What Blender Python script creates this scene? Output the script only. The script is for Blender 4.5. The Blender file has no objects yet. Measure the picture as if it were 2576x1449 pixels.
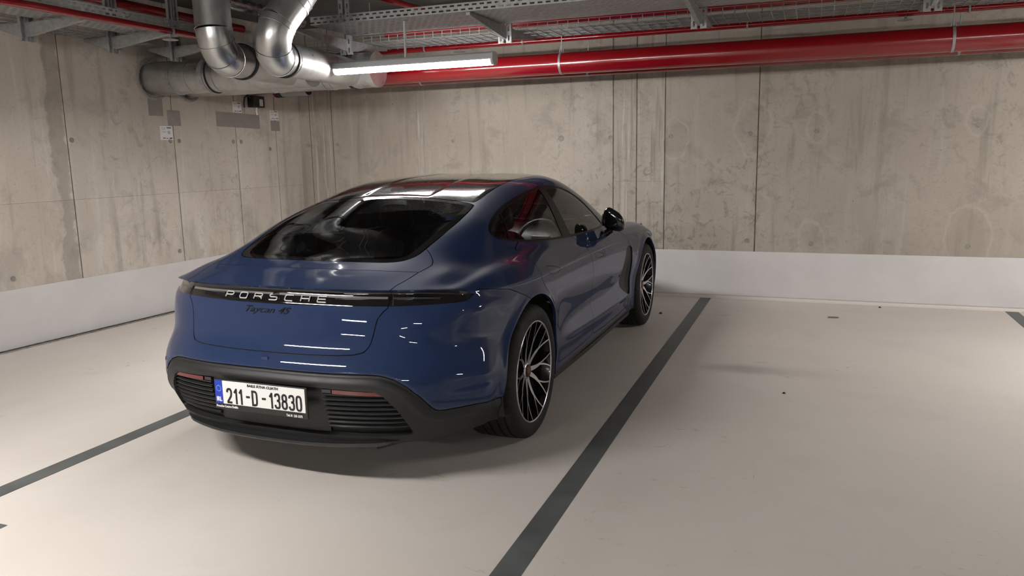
import bpy, bmesh, math, random
import numpy as np
from mathutils import Vector, Matrix
from mathutils.bvhtree import BVHTree
scene = bpy.context.scene
COL = scene.collection
# ---------------- camera ----------------
CAM = (2.2988, -3.7943, 1.5025); YAW, PITCH, ROLL, FPX = .3678, -.1699, -.0197, 1957.89
def camera():
    cy, sy, cp, sp = math.cos(YAW), math.sin(YAW), math.cos(PITCH), math.sin(PITCH)
    f = np.array([-sy * cp, cy * cp, sp]); r = np.array([cy, sy, 0]); u = np.cross(r, f)
    c, s = math.cos(ROLL), math.sin(ROLL); r, u = c * r + s * u, -s * r + c * u
    cam = bpy.data.cameras.new('camera'); ob = bpy.data.objects.new('camera', cam); COL.objects.link(ob)
    cam.sensor_fit = 'HORIZONTAL'; cam.sensor_width = 36.0; cam.lens = FPX / 2576 * 36.0; cam.clip_start = .05; cam.clip_end = 200
    ob.matrix_world = Matrix(((r[0], u[0], -f[0], CAM[0]), (r[1], u[1], -f[1], CAM[1]), (r[2], u[2], -f[2], CAM[2]), (0, 0, 0, 1)))
    scene.camera = ob
camera()
# ---------------- world, exposure ----------------
wd = bpy.data.worlds.new('garage_world'); scene.world = wd; wd.use_nodes = True
wd.node_tree.nodes['Background'].inputs['Color'].default_value = (1, .97, .93, 1)
wd.node_tree.nodes['Background'].inputs['Strength'].default_value = 0.0
vs = scene.view_settings
vs.view_transform = 'Standard'; vs.look = 'None'; vs.gamma = 1.0; vs.use_curve_mapping = False
vs.exposure = 0.0
LAMP_POWER = 212.0          # emission strength of the tube diffusers
try:
    scene.cycles.use_denoising = True
    scene.cycles.max_bounces = 8; scene.cycles.diffuse_bounces = 4; scene.cycles.glossy_bounces = 4
    scene.cycles.transparent_max_bounces = 10; scene.cycles.use_adaptive_sampling = True; scene.cycles.adaptive_threshold = .08; scene.cycles.adaptive_min_samples = 20; scene.cycles.use_light_tree = False; scene.cycles.sample_clamp_indirect = 6.0
    scene.cycles.caustics_reflective = False; scene.cycles.caustics_refractive = False
except Exception: pass
random.seed(7); rng = np.random.default_rng(7)
# ---------------- materials ----------------
MAT = {}
class NT:
    def __init__(s, m): s.t = m.node_tree; s.b = s.t.nodes['Principled BSDF']
    def n(s, typ, props=None, **inp):
        x = s.t.nodes.new('ShaderNode' + typ)
        for k, v in (props or {}).items(): setattr(x, k, v)
        for k, v in inp.items():
            k = k.replace('_', ' ')
            sock = x.inputs[int(k[1:])] if k[0] == 'i' and k[1:].isdigit() else x.inputs[k]
            s.put(sock, v)
        return x
    def put(s, sock, v):
        if isinstance(v, bpy.types.NodeSocket): s.t.links.new(v, sock)
        else:
            if sock.type == 'RGBA' and len(v) == 3: v = (*v, 1)
            sock.default_value = v
    def math(s, op, a, b=0.0, clamp=False):
        x = s.n('Math', dict(operation=op, use_clamp=clamp), i0=a, i1=b); return x.outputs[0]
    def mix(s, f, a, b):
        x = s.n('Mix', dict(data_type='RGBA')); s.put(x.inputs['Factor'], f); s.put(x.inputs[6], a); s.put(x.inputs[7], b); return x.outputs[2]
    def ramp(s, f, lo, hi):
        x = s.n('MapRange', dict(interpolation_type='SMOOTHSTEP'), Value=f, From_Min=lo, From_Max=hi); return x.outputs[0]
    def noise(s, vec, scale, detail=4.0, rough=.55, dist=0.0):
        x = s.n('TexNoise', None, Vector=vec, Scale=scale, Detail=detail, Roughness=rough, Distortion=dist); return x.outputs[0]
    def scaled(s, vec, k):
        x = s.n('VectorMath', dict(operation='MULTIPLY'), i0=vec, i1=k); return x.outputs[0]
    def pos(s): return s.n('NewGeometry').outputs['Position']
    def obj(s): return s.n('TexCoord').outputs['Object']
    def bump(s, h, strength, dist):
        x = s.n('Bump', None, Strength=strength, Distance=dist, Height=h); s.put(s.b.inputs['Normal'], x.outputs[0])
def mat(name, color=(.5, .5, .5), rough=.5, metal=0.0, **kw):
    if name in MAT: return MAT[name]
    m = bpy.data.materials.new(name); m.use_nodes = True; MAT[name] = m
    b = m.node_tree.nodes['Principled BSDF']
    b.inputs['Base Color'].default_value = (*color, 1); b.inputs['Roughness'].default_value = rough; b.inputs['Metallic'].default_value = metal
    for k, v in kw.items():
        k = k.replace('_', ' ')
        b.inputs[k].default_value = (*v, 1) if isinstance(v, tuple) and len(v) == 3 else v
    return m
def speckle(name, color, rough, metal=0.0, amp=.25, scale=8.0, stretch=(1, 1, 1), bump=0.0, bscale=60.0, **kw):
    """plain material with a procedural mottling of colour and gloss"""
    if name in MAT: return MAT[name]
    m = mat(name, color, rough, metal, **kw); t = NT(m); p = t.scaled(t.obj(), stretch)
    n1 = t.noise(p, scale, 6)
    lo = tuple(c * (1 - amp) for c in color); hi = tuple(min(1, c * (1 + amp)) for c in color)
    t.put(t.b.inputs['Base Color'], t.mix(t.ramp(n1, .3, .7), lo, hi))
    t.put(t.b.inputs['Roughness'], t.math('ADD', t.math('MULTIPLY', n1, rough * .5), rough * .75))
    if bump: t.bump(t.noise(p, bscale, 3), bump, .002)
    return m
# ---------------- mesh helpers ----------------
def link(name, me, parent=None, mats=None):
    ob = bpy.data.objects.new(name, me); COL.objects.link(ob)
    if parent is not None: ob.parent = parent
    for m in (mats if isinstance(mats, (list, tuple)) else [mats] if mats else []): me.materials.append(m)
    return ob
def tag(o, label=None, cat=None, group=None, kind=None):
    if label: o['label'] = label
    if cat: o['category'] = cat
    if group: o['group'] = group
    if kind: o['kind'] = kind
    return o
def empty(name, loc=(0, 0, 0), rz=0.0):
    o = bpy.data.objects.new(name, None); COL.objects.link(o); o.location = loc; o.rotation_euler = (0, 0, rz); o.empty_display_size = .1
    return o
class MB:
    """collects faces of one part"""
    def __init__(s): s.v, s.f, s.m, s.sm = [], [], [], []
    def add(s, vs, fs, mi=0, smooth=False):
        o = len(s.v); s.v += [tuple(map(float, p)) for p in vs]
        for f in fs: s.f.append([i + o for i in f]); s.m.append(mi); s.sm.append(smooth)
        return s
    def box(s, c, d, mi=0, R=None, taper=None):
        x, y, z = (q / 2 for q in d)
        P = [Vector((a * x, b * y, e * z)) for e in (-1, 1) for b in (-1, 1) for a in (-1, 1)]
        if taper: P = [Vector((p.x * (taper if p.z > 0 else 1), p.y * (taper if p.z > 0 else 1), p.z)) for p in P]
        if R is not None: P = [R @ p for p in P]
        c = Vector(c)
        return s.add([p + c for p in P], [(0, 2, 3, 1), (4, 5, 7, 6), (0, 1, 5, 4), (2, 6, 7, 3), (0, 4, 6, 2), (1, 3, 7, 5)], mi)
    def bar(s, a, b, w, h, mi=0, up=(0, 0, 1)):
        a, b = Vector(a), Vector(b); d = (b - a); L = d.length; d.normalize(); u = Vector(up)
        if abs(d.dot(u)) > .98: u = Vector((1, 0, 0))
        r = d.cross(u).normalized(); u = r.cross(d)
        return s.box((a + b) / 2, (w, L, h), mi, Matrix((r, d, u)).transposed())
    def tube(s, path, r, n=16, mi=0, cap=True, smooth=True, closed=False):
        P = [Vector(p) for p in path]; k = len(P)
        rr = r if isinstance(r, (list, tuple)) else [r] * k
        T = []
        for i in range(k):
            a = P[i - 1] if (i > 0 or closed) else P[i]; b = P[(i + 1) % k] if (i < k - 1 or closed) else P[i]
            T.append((b - a).normalized())
        u = T[0].cross(Vector((0, 0, 1)));
        if u.length < .05: u = T[0].cross(Vector((0, 1, 0)))
        u.normalize(); rings = []
        for i in range(k):
            u = (u - T[i] * u.dot(T[i])).normalized(); w = T[i].cross(u)
            rings.append([P[i] + (u * math.cos(2 * math.pi * j / n) + w * math.sin(2 * math.pi * j / n)) * rr[i] for j in range(n)])
        vs = [p for q in rings for p in q]; fs = []
        for i in range(k if closed else k - 1):
            for j in range(n):
                a, b = i * n + j, i * n + (j + 1) % n; c, d = ((i + 1) % k) * n + (j + 1) % n, ((i + 1) % k) * n + j
                fs.append((a, b, c, d))
        s.add(vs, fs, mi, smooth)
        if cap and not closed:
            s.add(rings[0], [tuple(range(n))[::-1]], mi); s.add(rings[-1], [tuple(range(n))], mi)
        return s
    def lathe(s, prof, n=48, axis='x', c=(0, 0, 0), mi=0, smooth=True, closed=False, a0=0.0, a1=2 * math.pi):
        """prof: (along axis, radius)"""
        full = abs(a1 - a0 - 2 * math.pi) < 1e-6; m = n if full else n + 1
        vs = []
        for (h, r) in prof:
            for j in range(m):
                t = a0 + (a1 - a0) * j / n; p = (r * math.cos(t), r * math.sin(t))
                q = (h, p[0], p[1]) if axis == 'x' else ((p[0], h, p[1]) if axis == 'y' else (p[0], p[1], h))
                vs.append((q[0] + c[0], q[1] + c[1], q[2] + c[2]))
        fs = []; L = len(prof)
        for i in range(L if closed else L - 1):
            for j in range(n):
                a, b = i * m + j, i * m + (j + 1) % m; e = (i + 1) % L
                fs.append((a, b, e * m + (j + 1) % m, e * m + j))
        return s.add(vs, fs, mi, smooth)
    def prism(s, poly, h0, h1, axes='xyz', mi=0, smooth=False):
        """poly: list of 2d points; extruded along the third axis"""
        n = len(poly); ia, ib, ic = ('xyz'.index(q) for q in axes)
        def pt(p, h):
            q = [0, 0, 0]; q[ia], q[ib], q[ic] = p[0], p[1], h; return q
        vs = [pt(p, h0) for p in poly] + [pt(p, h1) for p in poly]
        s.add(vs, [tuple(range(n))[::-1], tuple(range(n, 2 * n))], mi)
        return s.add(vs, [(i, (i + 1) % n, n + (i + 1) % n, n + i) for i in range(n)], mi, smooth)
    def build(s, name, mats=None, parent=None, bevel=0.0, fix=True, weld=False):
        me = bpy.data.meshes.new(name); me.from_pydata(s.v, [], s.f)
        me.polygons.foreach_set('material_index', s.m); me.polygons.foreach_set('use_smooth', s.sm); me.update()
        if fix or weld:
            bm = bmesh.new(); bm.from_mesh(me)
            if weld: bmesh.ops.remove_doubles(bm, verts=bm.verts, dist=1e-5)
            if fix: bmesh.ops.recalc_face_normals(bm, faces=bm.faces)
            bm.to_mesh(me); bm.free()
        ob = link(name, me, parent, mats)
        if bevel:
            b = ob.modifiers.new('bevel', 'BEVEL'); b.width = bevel; b.segments = 2; b.limit_method = 'ANGLE'; b.angle_limit = math.radians(40)
        return ob
def instance(src, name, loc, rot=None, parent=None):
    o = src.copy(); COL.objects.link(o); o.name = name; o.location = loc
    if rot is not None: o.rotation_euler = rot
    o.parent = parent
    return o
def copy_tree(o, parent=None):
    c = o.copy(); COL.objects.link(c); c.parent = parent
    for ch in list(o.children): copy_tree(ch, c)
    return c
def text_mesh(name, body, size, mats, parent=None, extrude=.0008, offset=0.0, shear=0.0, align='CENTER', M=None, space=1.0):
    cu = bpy.data.curves.new(name, 'FONT'); cu.body = body; cu.size = size; cu.extrude = extrude; cu.offset = offset; cu.shear = shear
    cu.align_x = align; cu.align_y = 'CENTER'; cu.space_character = space; cu.resolution_u = 4
    ob = bpy.data.objects.new('text_tmp', cu); COL.objects.link(ob)
    dg = bpy.context.evaluated_depsgraph_get(); dg.update()
    me = bpy.data.meshes.new_from_object(ob.evaluated_get(dg)); me.name = name
    bpy.data.objects.remove(ob); bpy.data.curves.remove(cu)
    if M is not None: me.transform(M)
    return link(name, me, parent, mats)
# ---------------- room ----------------
XL0, SL, YB, ZC_ = -3.807, .0518, 4.354, 3.02         # left wall x = XL0 + SL*y, back wall, ceiling
def wall_x(y): return XL0 + SL * y
def concrete(name, stain=None):
    m = mat(name, rough=.85); t = NT(m); p = t.pos()
    big = t.noise(p, .8, 3, .6); mid = t.noise(p, 3.2, 6, .68, .4)
    streak = t.noise(t.scaled(p, (7, 7, .5)), 1.0, 5, .65, .3)
    fine = t.noise(p, 42, 3, .7)
    c = t.mix(t.ramp(big, .32, .68), (.345, .300, .252), (.43, .382, .328))
    c = t.mix(t.math('MULTIPLY', t.ramp(mid, .48, .70), .55), c, (.225, .198, .168))
    c = t.mix(t.math('MULTIPLY', t.ramp(streak, .53, .68), .50), c, (.21, .185, .158))
    c = t.mix(t.math('MULTIPLY', t.ramp(streak, .46, .30), .40), c, (.48, .455, .425))
    c = t.mix(t.math('MULTIPLY', t.ramp(fine, .55, .72), .38), c, (.19, .17, .145))
    sep = t.n('SeparateXYZ', None, Vector=p)
    X, Y, Z = sep.outputs
    # marbled rough zones
    marb = t.noise(p, 7.5, 6, .72, 1.2)
    zone = t.ramp(t.noise(t.scaled(p, (1.1, 1.1, .35)), 1.0, 3, .5), .50, .64)
    if stain == 'back':      # rough honeycombed pour low down around the narrow strips
        zx = t.math('MULTIPLY', t.ramp(X, -.1, .4), t.ramp(X, 1.95, 1.55)); zone = t.math('ADD', t.math('MULTIPLY', zone, .7), t.math('MULTIPLY', zx, t.ramp(Z, 1.75, 1.1)), True)
    c = t.mix(t.math('MULTIPLY', t.math('MULTIPLY', t.ramp(marb, .53, .64), zone), .42 if stain == 'left' else .60), c, (.165, .145, .122))
    if stain == 'left':      # a damp band of seepage beside the first joint
        w = t.math('ABSOLUTE', t.math('SUBTRACT', Y, 1.165))
        edge = t.math('ADD', t.math('MULTIPLY', t.noise(p, 5.0, 8, .7), .26), -.06)
        band = t.ramp(t.math('SUBTRACT', edge, w), -.012, .02)
        c = t.mix(t.math('MULTIPLY', band, .50), c, (.15, .13, .108))
        low = t.math('MULTIPLY', t.ramp(Z, 1.15, .75), t.ramp(t.noise(t.scaled(p, (3, 3, 1.5)), 1.6, 7, .65), .46, .62))
        c = t.mix(t.math('MULTIPLY', low, .35), c, (.17, .145, .12))
    if stain == 'back':      # lime runs and rougher pour between the narrow strips
        lime = t.noise(t.scaled(p, (26, 26, 1.1)), 1.0, 5, .6, .8); wob = t.math('MULTIPLY', t.noise(p, 6, 4), .12)
        for (x0, w0) in ((.46, .20), (.80, .16), (-3.25, .22), (-1.93, .08)):
            d = t.math('ABSOLUTE', t.math('SUBTRACT', X, x0))
            zn = t.ramp(d, w0, w0 * .45)
            c = t.mix(t.math('MULTIPLY', t.math('MULTIPLY', zn, t.ramp(lime, .56, .66)), .55), c, (.58, .56, .53))
            c = t.mix(t.math('MULTIPLY', t.math('MULTIPLY', zn, t.ramp(lime, .46, .36)), .5), c, (.19, .17, .145))
        # pale rims around the tie holes
        for (x0, z0, r0) in ((2.32, 1.70, .12), (3.666, 1.72, .11), (1.73, 1.72, .20), (2.32, .62, .15), (3.66, .66, .22), (.98, 1.62, .16)):
            dx = t.math('MULTIPLY', t.math('SUBTRACT', X, x0), 1.0); dz = t.math('MULTIPLY', t.math('SUBTRACT', Z, z0), .62)
            d = t.math('SQRT', t.math('ADD', t.math('MULTIPLY', dx, dx), t.math('MULTIPLY', dz, dz)))
            d = t.math('ADD', d, wob)
            ring = t.math('MULTIPLY', t.ramp(d, r0 - .012 + .025, r0 + .025), t.ramp(d, r0 + .05, r0 + .025))
            c = t.mix(t.math('MULTIPLY', ring, .24), c, (.55, .52, .48))
            c = t.mix(t.math('MULTIPLY', t.ramp(d, r0 + .03, r0 - .06), .24), c, (.22, .185, .155))
    pit = t.n('TexVoronoi', dict(feature='F1'), Vector=p, Scale=5.5, Randomness=1.0).outputs['Distance']
    pit = t.math('MULTIPLY', t.ramp(pit, .045, .02), t.ramp(t.noise(p, 2.1, 2), .48, .60))
    c = t.mix(t.math('MULTIPLY', pit, .7), c, (.10, .085, .07))
    if stain == 'left': c = t.scaled(c, (1.50, 1.53, 1.57))  # left concrete greyer, and lightened to stand in for stronger light on it
    oi = t.n('ObjectInfo').outputs['Random']
    c = t.mix(t.math('MULTIPLY', oi, .22), c, (.30, .268, .235))
    t.put(t.b.inputs['Base Color'], c)
    t.put(t.b.inputs['Roughness'], t.math('ADD', t.math('MULTIPLY', mid, .25), .66))
    t.put(t.b.inputs['Specular IOR Level'], .3)
    h = t.math('ADD', t.math('MULTIPLY', fine, .4), t.math('ADD', t.math('MULTIPLY', marb, .5), t.math('MULTIPLY', pit, -2.0)))
    t.bump(h, .35, .004)
    return m
def floor_mat():
    m = mat('floor_coating', rough=.45); t = NT(m); p = t.pos()
    big = t.noise(p, .55, 4, .55); mid = t.noise(p, 2.4, 5, .6, .5); fine = t.noise(p, 130, 2, .6)
    c = t.mix(t.ramp(big, .3, .7), (.63, .575, .525), (.68, .63, .585))
    c = t.mix(t.math('MULTIPLY', t.ramp(mid, .52, .70), .20), c, (.55, .495, .45))
    scuff = t.math('MULTIPLY', t.ramp(t.noise(t.scaled(p, (5, 9, 1)), 1.0, 6, .7, 1.5), .615, .67), t.ramp(t.noise(p, .9, 2), .50, .62))
    c = t.mix(t.math('MULTIPLY', scuff, .58), c, (.36, .325, .29))
    dots = t.n('TexVoronoi', dict(feature='F1'), Vector=p, Scale=2.6, Randomness=1.0).outputs['Distance']
    dots = t.math('MULTIPLY', t.ramp(dots, .034, .018), t.ramp(t.noise(p, 1.3, 2), .5, .58))
    c = t.mix(t.math('MULTIPLY', dots, .75), c, (.22, .19, .165))
    t.put(t.b.inputs['Base Color'], c)
    t.put(t.b.inputs['Roughness'], t.math('ADD', t.math('MULTIPLY', mid, .22), .36))
    t.put(t.b.inputs['Specular IOR Level'], .35)
    t.bump(t.math('ADD', t.math('MULTIPLY', fine, .6), t.math('MULTIPLY', mid, .5)), .18, .002)
    return m
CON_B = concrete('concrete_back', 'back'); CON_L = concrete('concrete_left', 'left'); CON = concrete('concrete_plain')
JOINT = speckle('joint_recess', (.15, .128, .104), .95, amp=.3, scale=12)
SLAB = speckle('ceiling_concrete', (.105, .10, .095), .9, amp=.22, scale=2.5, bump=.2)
PLINTH = speckle('plinth_paint', (.60, .575, .575), .5, amp=.035, scale=3.0, bump=.12, bscale=90)
LINE = speckle('line_paint', (.105, .112, .112), .5, amp=.18, scale=5, bump=.15, bscale=80)
XR, YF = 15.0, -17.0
tag(MB().box((5.5, -6.3, -.1), (19.4, 21.7, .2)).build('floor', floor_mat()), kind='structure')
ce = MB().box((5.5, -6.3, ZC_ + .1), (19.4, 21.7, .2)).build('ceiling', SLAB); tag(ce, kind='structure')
def panel_wall(name, joints, z0, z1, mapf, m, hj=None):
    """cast wall: dark backing with formwork panels standing in front of it, joints recessed between them"""
    root = MB(); a, b = joints[0], joints[-1]
    P = [mapf(a, z0, .006), mapf(b, z0, .006), mapf(b, z1, .006), mapf(a, z1, .006), mapf(a, z0, .30), mapf(b, z0, .30), mapf(b, z1, .30), mapf(a, z1, .30)]
    root.add(P, [(0, 1, 2, 3), (4, 7, 6, 5), (0, 3, 7, 4), (1, 5, 6, 2), (0, 4, 5, 1), (3, 2, 6, 7)])
    w = root.build(name, JOINT); tag(w, kind='structure')
    for u0, u1 in zip(joints[:-1], joints[1:]):
        g = .0055
        zs = [z0] + (hj(u0, u1) if hj else []) + [z1]
        for q0, q1 in zip(zs[:-1], zs[1:]):
            e0 = 0 if q0 == z0 else .0005; e1 = 0 if q1 == z1 else .0005
            k = MB(); aa, bb, c0, c1 = u0 + g, u1 - g, q0 + e0, q1 - e1
            k.add([mapf(aa, c0, 0), mapf(bb, c0, 0), mapf(bb, c1, 0), mapf(aa, c1, 0), mapf(aa, c0, .012), mapf(bb, c0, .012), mapf(bb, c1, .012), mapf(aa, c1, .012)],
                  [(0, 1, 2, 3), (4, 7, 6, 5), (0, 3, 7, 4), (1, 5, 6, 2), (0, 4, 5, 1), (3, 2, 6, 7)])
            k.build('wall_panel', m, w, bevel=.0018)
    return w
wb = panel_wall('wall_back', [wall_x(YB) - .3, -3.43, -3.116, .331, .579, .871, 1.783, 4.5, 7.2, 9.9, 12.6, XR], 0, ZC_,
                lambda u, z, d: (u, YB + d, z), CON_B, lambda a, b: [1.20] if .3 < a < .8 else [])
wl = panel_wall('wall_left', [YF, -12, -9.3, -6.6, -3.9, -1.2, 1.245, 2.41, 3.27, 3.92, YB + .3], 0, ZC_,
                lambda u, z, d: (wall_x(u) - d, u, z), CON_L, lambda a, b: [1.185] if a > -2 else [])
tag(MB().box((XR + .15, -6.3, 1.5), (.3, 21.7, 3.1)).build('wall_right', CON), kind='structure')
tag(MB().box((5.5, YF - .15, 1.5), (19.6, .3, 3.1)).build('wall_front', CON), kind='structure')
# tie hole plugs
PLUG = speckle('plug_grout', (.27, .25, .225), .9, amp=.2, scale=40, bump=.3)
def plug(p, axis, parent, r=.021):
    k = MB(); s = -1 if axis == 'y' else 1
    k.lathe([(s * .0015, 0), (s * .0015, r * .86), (s * .004, r * .9), (s * .004, r * 1.04), (-s * .012, r * 1.1)], 20, axis, p, smooth=False)
    return k.build('tie_hole_plug', PLUG, parent)
for x, z in ((2.321, 1.666), (3.666, 1.68), (3.664, .586), (2.314, .582), (-1.52, 1.665), (1.71, 1.66), (1.71, .60), (.93, 1.655), (.93, .60), (.30, 1.66), (-3.05, 1.66), (-3.47, 1.66)): plug((x, YB, z), 'y', wb)
plug((-.239, YB, 1.663), 'y', wb, .030)
for y, z in ((.55, 1.71), (1.285, 1.70), (.62, .58), (2.35, .60), (2.47, 1.70), (2.36, 1.70), (3.22, 1.70), (3.34, 1.70), (3.80, 1.62)): plug((wall_x(y), y, z), 'x', wl)
# painted plinth
k = MB(); hk = .491; t = .007
k.box(((wall_x(YB) + XR) / 2, YB - t / 2, hk / 2), (XR - wall_x(YB), t, hk)); tag(k.build('baseboard_back', PLINTH, bevel=.003), kind='structure')
k = MB(); a, b = YF, YB
k.add([(wall_x(a), a, 0), (wall_x(b), b, 0), (wall_x(b), b, hk), (wall_x(a), a, hk), (wall_x(a) + t, a, 0), (wall_x(b) + t, b, 0), (wall_x(b) + t, b, hk), (wall_x(a) + t, a, hk)],
      [(0, 1, 2, 3), (4, 7, 6, 5), (0, 3, 7, 4), (1, 5, 6, 2), (0, 4, 5, 1), (3, 2, 6, 7)])
tag(k.build('baseboard_left', PLINTH, bevel=.003), kind='structure')
# coved foot of the back plinth
k = MB(); pr = [(0, 0), (-.03, 0), (-.022, .004), (-.012, .010), (-.005, .020), (0, .035)]
k.prism([(YB - t + q[0], q[1]) for q in pr], wall_x(YB) + .12, XR, 'yzx', smooth=True); tag(k.build('trim_1', MAT['floor_coating']), kind='structure')
# slot drain along the left wall
STEEL = speckle('drain_steel', (.42, .40, .38), .35, 1.0, amp=.25, scale=20)
DARK = mat('dark_void', (.012, .012, .012), .8)
dr = empty('slot_drain', (wall_x(0) + .06, 0, 0)); tag(dr, 'long steel slot drain along the foot of the left wall', 'drain')
def strip(x0, x1, z0, z1, ya, yb):
    k = MB(); o = wall_x(0) + .06
    k.add([(wall_x(y) + x - o, y, z) for y in (ya, yb) for z in (z0, z1) for x in (x0, x1)],
          [(0, 1, 3, 2), (4, 6, 7, 5), (0, 4, 5, 1), (2, 3, 7, 6), (0, 2, 6, 4), (1, 5, 7, 3)]); return k
strip(.012, .030, .0005, .012, -9, 4.2).build('rail', STEEL, dr); strip(.052, .070, .0005, .008, -9, 4.2).build('rail', STEEL, dr)
strip(.030, .052, .0004, .002, -9, 4.2).build('channel', DARK, dr)
# bay lines
def floor_line(name, x0, x1, y0, y1, label):
    k = MB().box(((x0 + x1) / 2, (y0 + y1) / 2, .0012), (x1 - x0, y1 - y0, .002))
    k.box(((x0 + x1) / 2, y0 - .05, .0012), (.72, .10, .002))            # T end towards the aisle
    o = k.build(name, LINE); tag(o, label, 'floor marking', 'painted bay lines'); return o
floor_line('bay_line', 1.267, 1.375, -1.697, YB - .04, 'dark grey painted bay line running beside the right wheels of the car')
floor_line('bay_line', -1.227, -1.120, -1.697, YB - .04, 'dark grey painted bay line passing under the left side of the car')
floor_line('bay_line', 3.995, 4.10, -1.697, YB - .04, 'dark grey painted bay line at the far right edge of the empty bay')
# scraps lying on the floor of the empty bay
CRUMB = mat('dark_crumb', (.03, .026, .022), .8); SCRAP = mat('grey_scrap', (.16, .155, .15), .7)
def crumb(x, y, r, label):
    k = MB(); n = 7; h = r * .9
    ringp = [(x + r * math.cos(6.283 * i / n) * (1 + .3 * math.sin(5 * i)), y + r * math.sin(6.283 * i / n) * (1 + .25 * math.cos(3 * i)), .0005) for i in range(n)]
    up_ = [(x + (p[0] - x) * .55 + r * .1, y + (p[1] - y) * .5, h * (1 + .25 * math.sin(4 * i))) for i, p in enumerate(ringp)]
    k.add(ringp + up_, [tuple(range(n))[::-1], tuple(range(n, 2 * n))] + [(i, (i + 1) % n, n + (i + 1) % n, n + i) for i in range(n)]); tag(k.build('debris_crumb', CRUMB), label, 'debris', 'dark crumbs on the floor')
crumb(2.191, 1.167, .010, 'dark crumb lying in the middle of the empty bay')
crumb(1.02, 3.40, .014, 'dark crumb on the floor just right of the front wheel')
crumb(2.95, 4.22, .012, 'dark crumb at the foot of the back wall plinth')
k = MB(); k.prism([(2.48, 3.60), (2.56, 3.605), (2.575, 3.625), (2.56, 3.655), (2.49, 3.65)], .0008, .006, 'xyz'); tag(k.build('debris_scrap', SCRAP), 'flat grey scrap lying near the back wall in the empty bay', 'debris')
# ---------------- ducts, trays, pipes under the ceiling ----------------
GALV = speckle('galvanised_duct', (.52, .525, .52), .30, .92, amp=.13, scale=9, stretch=(1, 1, .4), bump=.04, bscale=30)
ZINC = speckle('galvanised_steel', (.34, .345, .345), .5, .5, amp=.15, scale=25)
RED = speckle('red_pipe_paint', (.22, .003, .0065), .2, amp=.04, scale=4, Coat_Weight=.6, Coat_Roughness=.08)
RUBBER = mat('black_rubber', (.012, .012, .012), .6)
GREYPVC = speckle('grey_plastic', (.30, .31, .31), .45, amp=.08, scale=6)
def arc_path(p0, corner, p1, rad, n=8):
    """straight - bend - straight"""
    p0, c, p1 = Vector(p0), Vector(corner), Vector(p1); a = (p0 - c).normalized(); b = (p1 - c).normalized()
    ang = a.angle(b); tl = rad / math.tan(ang / 2); s, e = c + a * tl, c + b * tl
    ctr = c + (a + b).normalized() * (rad / math.sin(ang / 2)); out = [p0]
    u = (s - ctr).normalized(); v = (e - ctr).normalized(); th = u.angle(v)
    for i in range(n + 1):
        t = i / n; out.append(ctr + (u * math.sin((1 - t) * th) + v * math.sin(t * th)) / math.sin(th) * rad)
    return out + [p1]
def ring(name, c, d, r, w, h, m, parent, n=40):
    """a band around a pipe"""
    c, d = Vector(c), Vector(d).normalized(); k = MB()
    k.tube([c - d * w / 2, c - d * w / 2 + d * .001, c + d * w / 2 - d * .001, c + d * w / 2], [r + .001, r + h, r + h, r + .001], n, smooth=False, cap=False)
    return k.build(name, m, parent)
RD_ = .157
def duct(label, path, bands, parts, rb=RD_):
    o = empty('ventilation_duct', path); tag(o, label, 'duct', 'galvanised ventilation ducts'); q = Vector(path)
    for nm, pts, r in parts: MB().tube([Vector(p) - q for p in pts], r, 48).build(nm, GALV, o)
    for c, d, w, m in bands: ring('collar', Vector(c) - q, d, rb, w, .005 if m is not RUBBER else .010, m, o, 48)
    return o
ya, za, yd, zd = 2.22, 2.285, 2.66, 2.295
duct('front horizontal galvanised duct entering the left wall, joined by the vertical one', (wall_x(ya) - .02, ya, za),
     [((x, ya, za), (1, 0, 0), w, m) for x, w, m in ((-3.36, .012, GALV), (-3.17, .012, GALV), (-2.99, .05, ZINC), (-2.93, .012, RUBBER), (-2.86, .012, GALV))],
     [('straight_pipe', [(wall_x(ya) - .02, ya, za), (-1.90, ya, za)], RD_), ('end_cap', [(-1.905, ya, za), (-1.87, ya, za)], RD_ * 1.012)])
duct('rear horizontal galvanised duct entering the left wall behind the front one', (wall_x(yd) - .02, yd, zd),
     [((x, yd, zd), (1, 0, 0), w, m) for x, w, m in ((-2.62, .012, GALV), (-2.54, .03, GALV), (-2.0, .012, GALV), (-1.94, .03, GALV), (-1.72, .02, RUBBER), (-1.67, .03, GALV))],
     [('straight_pipe', [(wall_x(yd) - .02, yd, zd), (-1.50, yd, zd)], RD_), ('end_cap', [(-1.505, yd, zd), (-1.46, yd, zd)], RD_ * 1.015)])
# vertical duct with elbow and branch into the front duct
RB = .125
bt, bc, be = (-1.745, .855, ZC_), (-1.672, .79, 2.222), (-2.06, 2.13, 2.268)
bp = arc_path(bt, bc, be, .17, 6)
d1 = (Vector(be) - Vector(bc)).normalized(); d0 = (Vector(bt) - Vector(bc)).normalized(); dj = Vector(bc) + d1 * .42
duct('vertical galvanised duct dropping from the ceiling and elbowing into the front duct', bt,
     [(Vector(bc) + d0 * .42, d0, .010, GALV), (Vector(bc) + d0 * .45, d0, .010, GALV), (bp[1], d0, .010, GALV), (bp[3], bp[4] - bp[2], .008, GALV), (bp[5], bp[6] - bp[4], .008, GALV), (bp[7], d1, .010, GALV), (dj, d1, .03, RUBBER)],
     [('drop_pipe', bp[:2], RB), ('elbow', bp[1:8], RB), ('branch_pipe', [bp[7], be], RB)], RB)
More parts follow.
